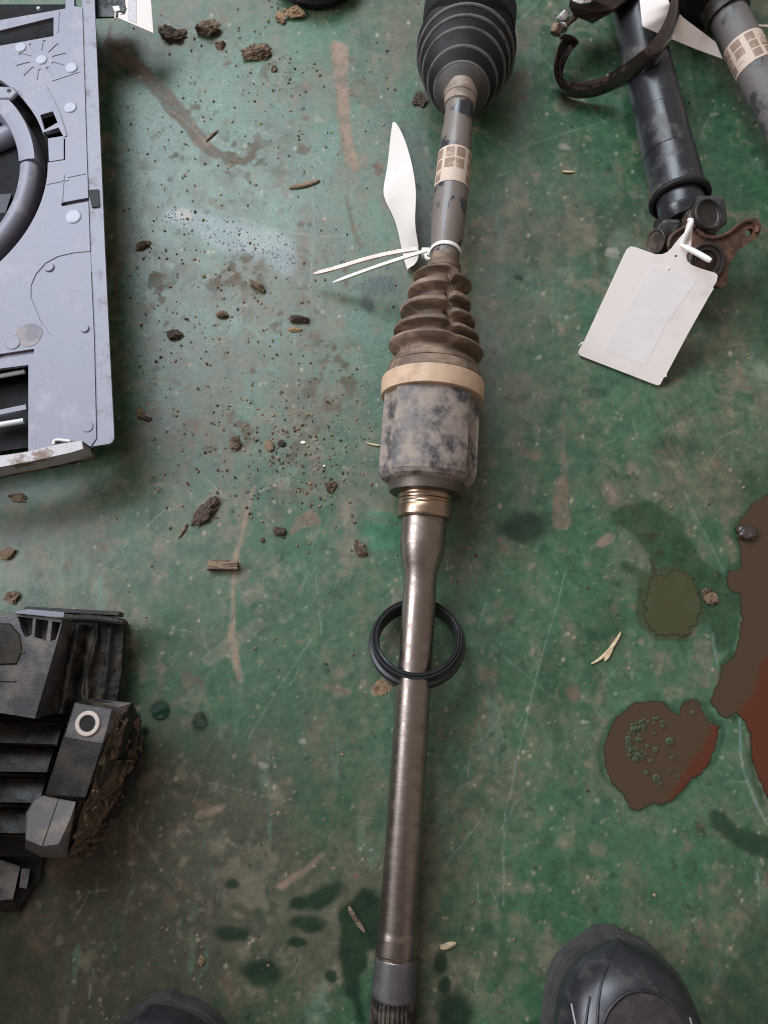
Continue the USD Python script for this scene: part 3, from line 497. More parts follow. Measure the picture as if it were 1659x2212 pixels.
# tag standing on edge beside the shaft, and the cable tie that holds it
def lin(P, n):
    P = A(P); t = np.r_[0, np.cumsum(np.linalg.norm(np.diff(P, axis=0), axis=1))]; q = np.linspace(0, t[-1], n); return A([np.interp(q, t, P[:, k]) for k in range(3)]).T
def sheet(Lp, Rp, th=.0008, n=24, curve=smooth_path):
    a, b = curve(Lp, n), curve(Rp, n); c = np.linspace(0, 1, 7)
    V = a[:, None] * (1 - c)[None, :, None] + b[:, None] * c[None, :, None]
    nn = np.cross(V[1:, 1:] - V[:-1, :-1], V[1:, :-1] - V[:-1, 1:]); nn = unit(nn.reshape(-1, 3).mean(0))
    W = V - nn * th; m_ = 7; F = grid_faces(n, m_, False); nV = n * m_
    rim = np.r_[np.arange(m_), np.arange(1, n) * m_ + m_ - 1, (n - 1) * m_ + np.arange(m_ - 2, -1, -1), np.arange(n - 2, 0, -1) * m_]
    q = np.stack([rim, rim + nV, np.roll(rim, -1) + nV, np.roll(rim, -1)], 1)
    return np.vstack([V.reshape(-1, 3), W.reshape(-1, 3)]), np.vstack([F, F[:, ::-1] + nV, q])
Lp = [G(880, 583, .003), G(866, 530, .003), G(847, 463, .002), G(829, 420, .0015), G(833, 380, .002), G(840, 330, .003), G(848, 264, .006)]
Rp = [G(884, 578, .008), G(903, 528, .034), G(897, 490, .044), G(898, 430, .050), G(893, 374, .050), G(880, 320, .044), G(853, 264, .012)]
t = thing('paper_tag', 'blank white tag standing on edge, tied to the left of the long drive shaft', 'tag', (*G(860, 430)[:2], 0))
obj('card', sheet(Lp, Rp, n=40), M['tag'], t, 60)
obj('torn_corner', hull([G(852, 266, .011), G(858, 271, .016), G(853, 280, .016), G(850, 274, .010)], .0005), M['tag'], t)
t = thing('cable_tie', 'white nylon cable tie looped around the long drive shaft, two loose tails', 'cable tie', (*G(922, 546)[:2], 0))
d, u, s = frame(B0, U1); c = B0 + d * st(B0, U1, 550); r_ = w2r(c, 63) + .0006
HD = G(920, 546, .044)
lp = [c + u * r_ * math.cos(q) + -s * r_ * math.sin(q) + d * (.003 * math.cos(q) + .001) for q in np.linspace(-.75, 2.5, 26)]
lp = [HD + A([0, 0, .002])] + lp
flat = A([(-.0015, -.0005), (.0015, -.0005), (.0015, .0005), (-.0015, .0005)])
lpa = smooth_path(lp, 60); tg = np.gradient(lpa, axis=0); ups = np.cross(tg, np.repeat(d[None], 60, 0))
obj('loop', sweep(lpa, flat, up=ups), M['tie'], t, 40)
obj('head', cat_(hull([HD + A([x, y, z]) for x in (-.003, .003) for y in (-.003, .003) for z in (-.003, .002)], .0007), lathe(HD + A([.003, -.004, 0]), HD + A([.003, -.004, .003]), [(0, .0045), (.003, .0045), (.003, .0026), (0, .0026)], 20, caps=False)), M['tie'], t)
p1 = smooth_path([G(900, 538, .046), G(850, 546, .043), G(790, 560, .034), G(730, 578, .024), G(678, 591, .014)], 50)
obj('tail', sweep(p1, flat * A([1.15, 2.0]), scale=np.where(np.arange(50) % 2 == 0, 1.12, .95) * np.r_[np.ones(46), .9, .8, .6, .4]), M['tie_dirty'], t, 40, label='soiled notched tail')
p2 = smooth_path([HD + A([0, 0, .003]), G(890, 551, .046), G(840, 567, .040), G(780, 588, .028), G(719, 610, .014)], 40)
obj('tail', sweep(p2, flat * A([.95, 1.8]), scale=np.r_[np.ones(34), .95, .9, .8, .7, .5, .3]), M['tie'], t, 40, label='clean white tapering tail')

# ------------------------------------------------------------------ grey fan shroud on the left
ZP = .058
sh = thing('fan_shroud', 'grey plastic radiator fan shroud with a round fan opening, at the upper left', 'fan shroud', (-.30, .33, 0))
c5 = lambda pts: [(x * .1587, 740.6 + y * .1587) for x, y in pts]
c1 = lambda pts: [(x * .2645, y * .2645) for x, y in pts]
c2 = lambda pts: [(x * .2645, 493.8 + y * .2645) for x, y in pts]
c3 = lambda pts: [(x * .205, y * .205) for x, y in pts]
FC = G(-220, 386, ZP)[:2]; FR = np.linalg.norm(G(101, 386, ZP)[:2] - FC)
inner = [(174, -60), (177, 0), (185, 264), (194, 529), (203, 730), (208, 947)]
outer = [(202, -60), (204, 0), (215, 264), (226, 529), (236, 740), (245, 925)]
outl = plan(inner[:-1] + c5([(1310, 1300), (1230, 1410), (1110, 1335), (720, 1392), (370, 1480), (0, 1530)]) + [(-420, 1050), (-420, -60)], ZP)
hole_fan = Point(*FC).buffer(FR, 128)
slotA = plan(c3([(-1500, 700), (-1500, 540), (0, 320), (565, 180), (565, 380), (0, 482)]), ZP); slotB = plan(c3([(-1500, 420), (-1500, -500), (705, -500), (690, 90), (0, 212)]), ZP)
notch = plan(c3([(790, -400), (870, -400), (866, 78), (780, 62)]), ZP)
grill_out = plan(c5([(-1500, 400), (-1500, 600), (0, 150), (462, 80), (480, 1460), (0, 1535), (-1500, 1800)]), ZP)
grill_in = plan(c5([(-1500, 640), (0, 335), (378, 288), (376, 1482), (0, 1560), (-1500, 1860)]), ZP)
cut1 = plan(c1([(328, 938), (432, 908), (470, 1000), (362, 1062)]), ZP); cut2 = plan(c1([(352, 1082), (478, 1040), (532, 1140), (532, 1306), (372, 1330)]), ZP)
pocket = plan(c2([(250, 560), (252, 460), (290, 370), (370, 280), (470, 225), (600, 195), (738, 182), (760, 900), (700, 905), (420, 880), (330, 760)]), ZP)
groove = LineString(G(A([137, 196.]), A([441, 430.]), ZP)[:, :2]).buffer(.0020)
arc_ridge = LineString(G(A(c1([(370, 715), (430, 820), (480, 930), (515, 1040), (535, 1110)]))[:, 0], A(c1([(370, 715), (430, 820), (480, 930), (515, 1040), (535, 1110)]))[:, 1], ZP)[:, :2]).buffer(.0011)
SC = G(*c1([(340, 490)])[0], ZP)[:2]
rays = [LineString([SC + .0115 * A([math.cos(q), math.sin(q)]), SC + .0215 * A([math.cos(q), math.sin(q)])]).buffer(.0016) for q in np.arange(10) * math.pi / 5 + .31]
holes = shapely.union_all([hole_fan, slotA, slotB, notch, cut1, cut2])
topl = outl.difference(holes).difference(grill_out).difference(shapely.union_all([groove] + rays))
topl_hi = topl.difference(pocket)
obj('face_panel', cat_(plate(topl_hi, ZP - .0014, ZP), ), M['shroud'], sh, 20)
obj('recessed_panel', plate(outl.difference(holes).difference(grill_out).intersection(pocket.buffer(.001)), ZP - .0026, ZP - .0007), M['shroud'], sh, 20)
obj('star_recess', plate(Point(*SC).buffer(.024), ZP - .0026, ZP - .0006), M['shroud'], sh, 20)
obj('back_panel', plate(outl.difference(holes).difference(grill_in), ZP - .0046, ZP - .0030), M['shroud'], sh, 20)
obj('grille_frame', plate(plan(c5([(378, 286), (462, 190), (470, 1470), (376, 1484)]), ZP), ZP - .0030, ZP - .0010), M['shroud'], sh)
obj('grille_frame', plate(plan(c5([(-1500, 560), (0, 268), (462, 186), (376, 290), (0, 338), (-1500, 640)]), ZP), ZP - .0030, ZP - .0012), M['shroud'], sh)
sw = lambda a, b: np.stack([a, b], 1)
strip = Polygon(plan(inner + c5([(1310, 1300), (1230, 1410)]) + c5([(1480, 1372), (1525, 1345), (1552, 1290), (1550, 1200)]) + outer[::-1][1:], ZP).exterior.coords)
obj('side_flange', plate(strip.buffer(-.0003), ZP - .003, ZP - .0009), M['strip'], sh, 20)
O3 = G(A(outer)[:, 0], A(outer)[:, 1], ZP - .0031); O3[:, 0] -= .0012
V = np.vstack([O3, O3 * A([1, 1, 0]) + A([-.030, 0, .004]), O3 * A([1, 1, 0]) + A([-.034, 0, .004]), O3 - A([.004, 0, 0])]); nI = len(O3)
obj('side_skirt', (V, np.vstack([A([(r0 * nI + j, r0 * nI + j + 1, r1 * nI + j + 1, r1 * nI + j) for j in range(nI - 1)]) for r0, r1 in ((0, 1), (1, 2), (2, 3), (3, 0))])[:, ::-1]), M['shroud'], sh, 20)
obj('curved_ridge', plate(arc_ridge, ZP - .0003, ZP + .0010), M['shroud'], sh, 20)
for ra_, rb_ in (([(385, 1505), (560, 1470)], .0004), ([(555, 1448), (700, 1418)], .0004), ([(480, 95), (470, 265)], .0006), ([(430, 660), (640, 590)], .0004), ([(520, 1430), (505, 1640)], .0007)):
    l_ = A(c1(ra_)); obj('mould_line', plate(LineString(G(l_[:, 0], l_[:, 1], ZP)[:, :2]).buffer(rb_), ZP - .0003, ZP + .0005), M['shroud'], sh, 20)
obj('notch_shade', plate(plan(c1([(716, 1555), (806, 1548), (812, 1688), (752, 1695), (738, 1640)]), ZP), ZP - .004, ZP + .0006), M['hole'], sh)  # black plate painted as the shade of an edge notch
cc = G(*c1([(455, 1180)])[0], ZP)
obj('clip', cat_(plate(plan(c1([(392, 1130), (520, 1110), (520, 1300), (400, 1318)]), ZP - .001), ZP - .009, ZP - .001)), M['shroud'], sh)
def arc_part(name, rows, a0, a1, m, n=90):
    q = np.radians(np.linspace(a0, a1, n)); pr = A(rows); k = len(pr)
    V = np.stack([FC[0] + pr[None, :, 0] * np.cos(q)[:, None], FC[1] + pr[None, :, 0] * np.sin(q)[:, None], np.repeat(pr[None, :, 1], n, 0)], -1)
    c0, c1_ = V[0].mean(0), V[-1].mean(0); F = grid_faces(n, k); T = np.vstack([F[:, [0, 1, 2]], F[:, [0, 2, 3]]]); N = n * k
    j = np.arange(k); e0 = np.stack([np.full(k, N), (j + 1) % k, j], 1); e1 = np.stack([np.full(k, N + 1), N - k + j, N - k + (j + 1) % k], 1)
    return obj(name, (np.vstack([V.reshape(-1, 3), c0, c1_]), np.vstack([T, e0, e1])[:, ::-1]), m, sh, 35)
q = np.linspace(0, np.pi, 11)
ro = FR - .0095
half = [(ro - .0080 - .0080 * math.cos(a), ZP - .004 + .0080 * math.sin(a)) for a in q] + [(ro, ZP - .02), (ro - .0160, ZP - .02)]
arc_part('fan_ring', half[::-1], -75, 7.5, M['shroud'])
flatp = [(ro - .0165, ZP - .003), (ro - .0150, ZP + .0015), (ro - .0075, ZP + .0030), (ro - .0010, ZP + .0025), (ro, ZP - .002), (ro, ZP - .02), (ro - .0165, ZP - .02)]
arc_part('fan_ring', flatp[::-1], 9.2, 80, M['shroud'])
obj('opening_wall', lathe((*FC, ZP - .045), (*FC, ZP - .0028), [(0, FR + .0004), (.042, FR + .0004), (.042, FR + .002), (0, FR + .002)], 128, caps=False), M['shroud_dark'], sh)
s0, s1 = G(46, 283, ZP - .018), G(-160, 372, ZP - .018)
obj('strut', tube([s0 + (s1 - s0) * k for k in np.linspace(0, 1, 6)], .0095, 18), M['shroud'], sh, 60)
for k, a in enumerate((-32, 38, -68)):
    q0 = math.radians(a); pts = []
    for rr, tw in ((.03, 0), (ro - .03, .25)):
        for sgn, zz in ((-1, -.030), (1, -.018)):
            an = q0 + tw + sgn * .30; pts.append([FC[0] + rr * math.cos(an), FC[1] + rr * math.sin(an), ZP + zz])
    pts = A(pts); obj('fan_blade', hull(np.vstack([pts, pts - A([0, 0, .002])])), M['blade'], sh)
obj('core', plate(outl.buffer(-.013), .032, .036), M['shroud_dark'], sh)  # dark sheet under the panel, its near-black stands for shade in the openings
for a, b, w_ in (((-300, 505), (345, 390), .0042), ((-300, 1165), (330, 1062), .0048)):
    p0, p1 = (G(*c5([q_])[0], ZP - .010) for q_ in (a, b)); obj('grille_bar', tube([p0, (p0 + p1) / 2, p1], w_ / 2, 8), M['rod'], sh, 60)
p0, p1 = (G(*c5([q_])[0], ZP - .008) for q_ in ((-300, 1030), (378, 890))); obj('grille_bar', slab(p0, p1, .0042, .006), M['shroud'], sh)
p0, p1 = (G(*c3([q_])[0], ZP - .006) for q_ in ((-600, 390), (552, 178))); obj('slot_bar', tube([p0, (p0 + p1) / 2, p1], .0036, 12), M['shroud'], sh, 60)
for (x, y), rr in (((170, 390), .0052), ((585, 555), .0056), ((575, 880), .0056), ((600, 1770), .0068), ((340, 490), .0052), ((315, 73 * 0 + 70), .0018)):
    c = G(*c1([(x, y)])[0], ZP); obj('boss', lathe(c - A([0, 0, .001]), c + A([0, 0, .001]), [(0, rr), (.0014, rr), (.0020, rr * .86), (.0020, rr * .5)], 28), M['boss'], sh, 25)
for (x, y), rr in (((400, 315), .0042), ((690, 815), .0036), ((105, 930), .0066), ((715, 1620), .0046)):
    c = G(*c2([(x, y)])[0], ZP); obj('boss', lathe(c - A([0, 0, .003]), c + A([0, 0, .001]), [(0, rr), (.0031, rr), (.0037, rr * .9), (.0037, rr * .4)], 28), M['shroud'], sh, 25)
c = G(*c2([(240, 868)])[0], ZP)
obj('dirt_stain', plate(Polygon([(c[0] + (.0105 + .001 * math.sin(3 * q)) * math.cos(q), c[1] + .0105 * math.sin(q)) for q in np.linspace(0, 6.28, 40)[:-1]]), ZP + .00005, ZP + .0003), M['stain'], sh)
c = G(*c1([(70, 750)])[0], ZP + .003)
obj('ring_lug', cat_(hull([c + A([-.02, .004, -.001]), c + A([-.02, -.007, -.001]), c + A([.003, .003, -.001]), c + A([.006, -.001, -.001]), c + A([.003, -.006, -.001])], .0022)), M['shroud'], sh)
obj('lug_hole', lathe(c + A([.001, 0, .0005]), c + A([.001, 0, .0016]), [(0, .0019), (.0011, .0019)], 16), M['hole'], sh)
b0 = [G(*c5([q_])[0], ZP + .002) for q_ in ((-1500, 1800), (0, 1535), (370, 1484), (720, 1392), (1110, 1332), (1130, 1440), (970, 1490), (460, 1605), (0, 1690), (-1500, 2000))]
lowp = A(b0)[[0, 4, 5, 6, 7, 8, 9]]
ch = plate(Polygon(A(b0)[:, :2]), ZP - .016, ZP + .002)
obj('bottom_channel', ch, M['mud_channel'], sh, 20)
cw = [G(*c5([q_])[0], ZP + .0005) for q_ in ((1120, 1350), (1170, 1560))]
obj('channel_skirt', plate(Polygon(A([G(*c5([q_])[0], ZP)[:2] for q_ in ((-1500, 1960), (0, 1660), (460, 1580), (970, 1466), (1122, 1425), (1120, 1370), (0, 1600), (-1500, 1900))])), ZP - .026, ZP - .0165), M['mud'], sh, 20)
hk = [G(*c5([q_])[0], ZP + .0015) for q_ in ((735, 1385), (742, 1335), (830, 1322), (965, 1330))]
obj('wire_hook', tube(smooth_path(hk, 16), .0013, 8), M['rod'], sh, 60)
obj('hook_slot_shade', plate(plan(c5([(765, 1345), (960, 1328), (900, 1345), (800, 1370)]), ZP), ZP - .003, ZP + .0004), M['hole'], sh)
for px_, py_ in ((99, 22), (101, 60)): pass
obj('connector', hull([G(x, y, z) for x, y in c3([(1000, 10), (1010, 185), (1190, 178), (1310, 150), (1335, 80), (1290, -40), (1000, -60)]) for z in (.046, .030)], .001), M['clip'], sh)
obj('connector_latch', hull([G(x, y, .0475) for x, y in c3([(1195, 75), (1250, 70), (1262, 110), (1215, 120)])], .0008), M['rod'], sh)

n_ = unit([.15, -.30, .93]); tp = G(290, 30, .045)
t = thing('paper_tag', 'small white tag hanging from the black connector at the top left', 'tag', (tp[0], tp[1], 0))
obj('card', panel(c3([(1330, 92), (1290, -260), (1590, -240), (1592, 30), (1617, 352), (1245, 192), (1252, 135), (1320, 150), (1340, 90)]), tp, n_, .0008), M['tag'], t)
obj('label', panel(c3([(1345, 150), (1350, -200), (1440, -190), (1435, 245), (1350, 210)]), tp + n_ * .00085, n_, .0002), M['tag_grey'], t)
q = [G(*c3([v])[0], .047) for v in ((1222, 100), (1218, 150), (1212, 200))]
obj('string', tube(q, .0009, 8), M['tie_dirty'], t)

# ------------------------------------------------------------------ black ribbed bracket at the lower left
c6 = lambda pts: [(x * .1852, 1289 + y * .1852) for x, y in pts]
c8 = lambda pts: [(x * .2481, 1261.8 + y * .2481) for x, y in pts]
c9 = lambda pts: [(x * .2315, 1618.4 + y * .2315) for x, y in pts]
br = thing('plastic_bracket', 'black ribbed plastic bracket box caked with mud, a metal bushing in its arm', 'bracket', (-.27, .0, 0))
H3 = lambda pts, z: G(A(pts, float)[:, 0], A(pts, float)[:, 1], z)
body = [(-160, 1330), (271, 1338), (250, 1535), (215, 1640), (150, 1700), (95, 1850), (-160, 1850)]
obj('base', hull(np.vstack([H3(body, .018), H3([(-160, 1325), (275, 1345), (255, 1530), (215, 1640), (150, 1700), (95, 1850), (-160, 1850)], .001)])), M['bracket'], br)
obj('added_shade_box', hull([(x, y, z) for x, y in ((-.62, -.27), (-.345, -.27), (-.345, .075), (-.62, .075)) for z in (.002, .19)] , .004), M['bracket'], br)  # unseen tall box, added to shade the lower-left floor
# the dirty sloping side panel with its long ridges
def patch(e0, e1, nu, nv, amp, f, seed, nrm_):
    u = np.linspace(0, 1, nu); v = np.linspace(0, 1, nv); a = A([np.interp(u, np.linspace(0, 1, len(e0)), A(e0)[:, k]) for k in range(3)]).T; b = A([np.interp(u, np.linspace(0, 1, len(e1)), A(e1)[:, k]) for k in range(3)]).T
    P = a[:, None] * (1 - v)[None, :, None] + b[:, None] * v[None, :, None]
    P = P + A(nrm_) * (f(u[:, None], v[None, :]) + amp * (fbm(P * A([95, 95, 95]), 4, seed) - .38))[..., None]
    Q = P - A(nrm_) * .006
    F = grid_faces(nu, nv, False); N = nu * nv
    return np.vstack([P.reshape(-1, 3), Q.reshape(-1, 3)]), np.vstack([F, F[:, ::-1] + N])
side = patch([G(128, 1352, .040), G(104, 1450, .038), G(82, 1545, .034)], [G(268, 1345, .022), G(262, 1450, .020), G(250, 1535, .020)], 50, 60, .006,
             lambda u, v: .005 * np.exp(-((v - .30) / .06) ** 2) + .007 * np.exp(-((v - .58 - .03 * np.sin(u * 9)) / .035) ** 2) - .006 * np.exp(-((v - .44) / .05) ** 2) + .003 * np.exp(-((v - .8) / .05) ** 2) + 0 * u, 3, unit([.25, 0, .97]))
obj('side_panel', side, M['bracket_dirty'], br, 50)
obj('top_rail', tube(smooth_path([G(133, 1336, .040), G(190, 1336, .036), G(240, 1340, .032), G(266, 1346, .030), G(268, 1356, .024)], 24), .0030, 10), M['bracket_dirty'], br, 50)
obj('back_rail', slab(G(60, 1316, .030), G(262, 1327, .028), .003, .012), M['bracket'], br)
lid = [(-160, 1325), (30, 1326), (37, 1320), (133, 1338), (133, 1350), (121, 1394), (75, 1552), (0, 1540), (-160, 1525)]
pk = [c6(q_) for q_ in ([(205, 228), (385, 250), (372, 440), (300, 480), (255, 400)], [(418, 258), (565, 275), (540, 520), (400, 470)], [(608, 285), (715, 300), (650, 500), (585, 520)])]
lidp = plan(lid, .056); pkp = [plan(q_, .056) for q_ in pk]
obj('lid_panel', cat_(plate(lidp.difference(shapely.union_all(pkp)), .046, .056), plate(lidp.buffer(-.001), .02, .0455)), M['bracket_grey'], br, 20)
obj('lid_clip', hull(np.vstack([H3(c6([(320, 145), (750, 180), (738, 240), (420, 215), (170, 190), (180, 172), (320, 188)]), .060), H3(c6([(320, 145), (750, 180), (738, 240), (170, 190)]), .050)])), M['shroud'], br)
for k, y in enumerate((1470, 1402)): obj('seam', slab(G(-60, y - 4, .0565), G(52 if k else 34, y + 6 * k, .0565), .0012, .0012), M['bracket_grey'], br)
for k, (y, x) in enumerate(((1548, 138), (1604, 118), (1670, 100), (1736, 76), (1800, 60))):
    obj('rib', hull(np.vstack([A([G(-160, y - 6, .044), G(x, y + 4, .042), G(x + 2, y + 9, .036), G(-160, y + 1, .038)]), A([G(-160, y - 6, .012), G(x, y + 4, .012), G(x + 2, y + 12, .012), G(-160, y + 6, .012)])])), M['bracket'], br)
    if k < 4: obj('rib_bay', patch([G(-160, y + 8, .027), G(x, y + 12, .027)], [G(-160, y + 60, .034), G(x - 16, y + 64, .033)], 30, 16, .003, lambda u, v: 0 * u + 0 * v, 20 + k, (0, 0, 1)), M['bracket'], br, 50)
armtop = c8([(650, 1030), (975, 1090), (890, 1400), (740, 1855), (395, 1825), (550, 1350)])
arm = np.vstack([H3([(161, 1517), (242, 1532), (221, 1609), (184, 1722), (98, 1714), (136, 1597)], .066), H3([(198, 1508), (288, 1518)], .052), H3([(300, 1550), (290, 1630), (258, 1716), (190, 1790), (98, 1720), (140, 1600), (165, 1530)], .010)])
obj('arm', hull(arm), M['bracket'], br, 12)
obj('arm_cap', hull(np.vstack([H3([(163, 1519), (241, 1533), (221.5, 1606), (140, 1592)], .0664), H3([(163, 1519), (241, 1533), (221.5, 1606), (140, 1592)], .060), H3([(199, 1509.5), (284, 1518.5)], .0535)])), M['bracket_grey'], br, 12)
wall = patch([G(243, 1536, .064), G(222, 1610, .064), G(186, 1722, .064), G(160, 1790, .050), G(140, 1846, .040)], [G(306, 1556, .006), G(298, 1620, .004), G(268, 1712, .003), G(225, 1790, .003), G(168, 1850, .003)], 90, 44, .0026,
             lambda u, v: .0025 + .0016 * np.sin(u * 9 + v * 4) + .0012 * np.sin(u * 17 - v * 9), 9, unit([.8, -.1, .55]))
obj('mud_wall', wall, M['mud_wall'], br, 60)
rs_ = np.random.default_rng(17); W_ = wall[0][:90 * 44].reshape(90, 44, 3); fl = []
for _ in range(110):
    i, j = rs_.integers(3, 87), rs_.integers(2, 42); p_ = W_[i, j] + A([.8, -.1, .55]) * rs_.uniform(.0, .0012)
    dr = unit(W_[min(i + 3, 89), j] - W_[max(i - 3, 0), j]); dr = unit(dr + .55 * rs_.standard_normal(3)); ln = rs_.uniform(.003, .012)
    fl.append(slab(p_ - dr * ln, p_ + dr * ln * .6, rs_.uniform(.0010, .0040), rs_.uniform(.0005, .0014), unit([.8, -.1, .6])))
tag(obj('dried_mud_flakes', cat_(*fl), M['mud_flake'], br, False), kind='stuff')
for k, q_ in enumerate(([(268, 1690), (288, 1668), (284, 1705), (262, 1740), (255, 1722)], [(222, 1752), (250, 1742), (232, 1784), (205, 1806)], [(280, 1560), (296, 1580), (290, 1612), (276, 1600)], [(190, 1800), (208, 1795), (186, 1828), (172, 1836)])):
    z_ = (.020, .018, .030, .016)[k]; obj('cavity_shade', hull(np.vstack([H3(q_, z_), H3(q_, z_ - .006)]), .0008), M['hole'], br)  # black lumps painted as the shade of pockets in the mud
obj('lid_boss', hull(np.vstack([H3([(-160, 1345), (20, 1348), (40, 1372), (45, 1405), (34, 1432), (-160, 1440)], .0575), H3([(-160, 1342), (24, 1345), (46, 1370), (51, 1407), (37, 1438), (-160, 1446)], .055)])), M['bracket'], br)
for a, b in (((296, 1545, .02), (302, 1640, .006)), ((302, 1640, .006), (262, 1740, .004)), ((262, 1740, .004), (190, 1832, .004)), ((225, 1650, .05), (296, 1640, .012)), ((196, 1745, .045), (285, 1690, .01)), ((170, 1800, .035), (250, 1768, .008)), ((232, 1620, .05), (250, 1755, .010))):
    obj('web', slab(G(*a), G(*b), .0028, .007), M['bracket_dirty'], br)
bc = G(190, 1563, .0665)
obj('bushing', lathe(bc, bc + A([0, 0, .0016]), [(-.004, .0086), (.0012, .0086), (.0016, .0081), (.0016, .0061), (.0010, .0056), (-.004, .0056)], 40, caps=False), M['bushing'], br, 30)
obj('bushing_hole', lathe(bc, bc + A([0, 0, .001]), [(-.003, .0057), (.0002, .0057)], 30), M['hole'], br)
blk = np.vstack([H3(c9([(400, 432), (708, 492), (655, 650), (545, 885), (395, 905), (240, 840), (262, 600), (320, 490)]), .062), H3(c9([(236, 925), (390, 1008), (620, 1010), (700, 640), (700, 500), (240, 600)]), .044), H3(c9([(236, 925), (390, 1008), (620, 1010), (700, 600), (300, 480)]), .014)])
gr_ = np.vstack([H3(c9([(548, 450), (556, 450), (392, 930), (380, 930)]), .070), H3(c9([(548, 450), (556, 450), (392, 930), (380, 930)]), .0606)])
hb = hull(blk); mb = manifold3d.Manifold(manifold3d.Mesh(np.asarray(hb.vertices, np.float32), np.asarray(hb.faces, np.uint32))); hg = hull(gr_); mg = manifold3d.Manifold(manifold3d.Mesh(np.asarray(hg.vertices, np.float32), np.asarray(hg.faces, np.uint32)))
obj('end_block', mb - mg, M['end_block'], br, 20)
obj('lower_flap', hull(np.vstack([H3(c9([(-400, 1010), (0, 1030), (188, 1095), (120, 1400), (0, 1410), (-400, 1420)]), .016), H3(c9([(-400, 1010), (188, 1095), (120, 1400), (-400, 1420)]), .002)])), M['bracket_grey'], br)
obj('lower_tab', hull(np.vstack([H3(c9([(200, 1110), (280, 1120), (250, 1300), (180, 1290)]), .014), H3(c9([(200, 1110), (280, 1120), (250, 1300), (180, 1290)]), .002)])), M['bracket_grey'], br)
obj('lower_body', hull(np.vstack([H3([(-120, 1800), (95, 1845), (70, 1880), (85, 1900), (40, 1960), (-120, 1960)], .006), H3([(-120, 1800), (100, 1850), (90, 1890), (45, 1970), (-120, 1970)], .001)])), M['bracket'], br)

# ------------------------------------------------------------------ propeller shaft at the upper right
c4 = lambda pts: [(1152 + x * .3056, y * .3056) for x, y in pts]
cd = lambda pts: [(1371.5 + x * .1733, 395 + y * .1733) for x, y in pts]
P0, P1 = G(1467, 425, .034), G(1369, 15, .030)
px_ = lambda rows: prof_px(P0, P1, rows)
pp = thing('propeller_shaft', 'black propeller shaft with a universal joint and rusty flange, at the upper right', 'propeller shaft', (P0[0], P0[1], 0))
obj('tube', lathe(P0, P1, px_([(352, 106), (336, 106), (250, 101), (199, 98), (100, 94), (-60, 88), (-260, 78)]), 72), M['prop'], pp, 30)
obj('sleeve', lathe(P0, P1, px_([(428, 112), (420, 113), (352, 109.5), (340, 109), (338.5, 106)]), 72), M['prop'], pp, 25)
obj('sleeve_patch', lathe(P0, P1, [(t_, r_ + .0005) for t_, r_ in px_([(336, 106.5), (250, 101.5)])], 20, lambda ph_, t_: 1.0 + 0 * ph_, caps=False) if False else lathe(P0, P1, [(t_, r_ + .0004) for t_, r_ in px_([(337, 106.5), (333, 106.8), (255, 102), (252, 101)])], 72, lambda ph_, t_: np.where((ph_ > .12) & (ph_ < 1.9), 1.0, .97) + 0 * t_, caps=False), M['prop'], pp, 25)
rc = P0 + unit(P1 - P0) * st(P0, P1, 430)
obj('rubber_ring', lathe(rc, rc + unit(unit(P1 - P0) + A([.05, 0, -.05])), [(-.0032 * math.cos(a), w2r(rc, 114) + .0032 * math.sin(a)) for a in np.linspace(0, 2 * np.pi, 11)], 64, caps=False), M['boot_black'], pp, 60)
obj('neck', lathe(P0, P1, px_([(478, 78), (466, 92), (456, 98), (426, 100)]), 56), M['prop'], pp, 30)
n1 = unit([.30, -.22, .93])
def cyl(c, n, rows, k=36, **kw): return lathe(c, A(c) + unit(n), rows, k, up=(0, 1, .1), **kw)
e0 = G(1529, 462, .058)
ear = hull([G(1484, 440, .048), G(1500, 432, .050), G(1494, 488, .042), G(1554, 436, .052), G(1560, 478, .046), G(1540, 496, .046), G(1514, 496, .044), G(1466, 456, .034), G(1494, 430, .036)], .004)
cut = manifold3d.Manifold.cylinder(.03, .0135, .0135, 40)
Rm = np.eye(4); zz = n1; xx = unit(np.cross([0, 1, 0], zz)); Rm[:3, :3] = np.stack([xx, np.cross(zz, xx), zz], 1)
cc0 = G(1527, 464, .053); Rm[:3, 3] = cc0 - n1 * .0005
obj('yoke_ear', ear - cut.transform(Rm[:3]), M['prop_dusty'], pp, 25)
obj('bearing_cup', cyl(cc0, n1, [(-.004, .0133), (.0012, .0133), (.0018, .0129), (.0014, .0116), (.0002, .0106), (-.0002, .0050)]), M['rust_dark'], pp, 20)
obj('snap_ring', cyl(cc0, n1, [(.0020, .0132), (.0030, .0130), (.0030, .0122), (.0020, .0120)], caps=False), M['prop_dusty'], pp, 20)
obj('yoke_ear', hull([G(1462, 448, .032), G(1452, 462, .024), G(1430, 500, .016), G(1450, 470, .012), G(1420, 486, .014), G(1490, 462, .02)], .004), M['prop'], pp, 25)
obj('yoke_ear', hull([G(1436, 482, .044), G(1462, 482, .045), G(1424, 500, .036), G(1408, 520, .022), G(1410, 545, .012), G(1440, 545, .03), G(1474, 510, .036), G(1440, 560, .012)], .003), M['prop_dusty'], pp, 25)
n2 = unit([-.88, -.25, .40]); c7 = G(1418, 522, .0345)
obj('bearing_cup', cyl(c7, n2, [(-.006, .0105), (.0012, .0105), (.0018, .0098), (.0005, .0085), (.0, .004)]), M['rust_dark'], pp, 20)
obj('cross', cat_(hull([G(1470, 500, .036), G(1530, 500, .040), G(1500, 520, .034), G(1450, 520, .03)], .007)), M['rust_dark'], pp, 25)
obj('cup_rust_rim', cyl(cc0 - n1 * .010 + A([0, -.003, 0]), n1, [(-.006, .0135), (.0025, .0138), (.0045, .0120)]), M['rust'], pp, 25)
fn = unit([.10, -.34, .93]); fp = G(1520, 556, .040)
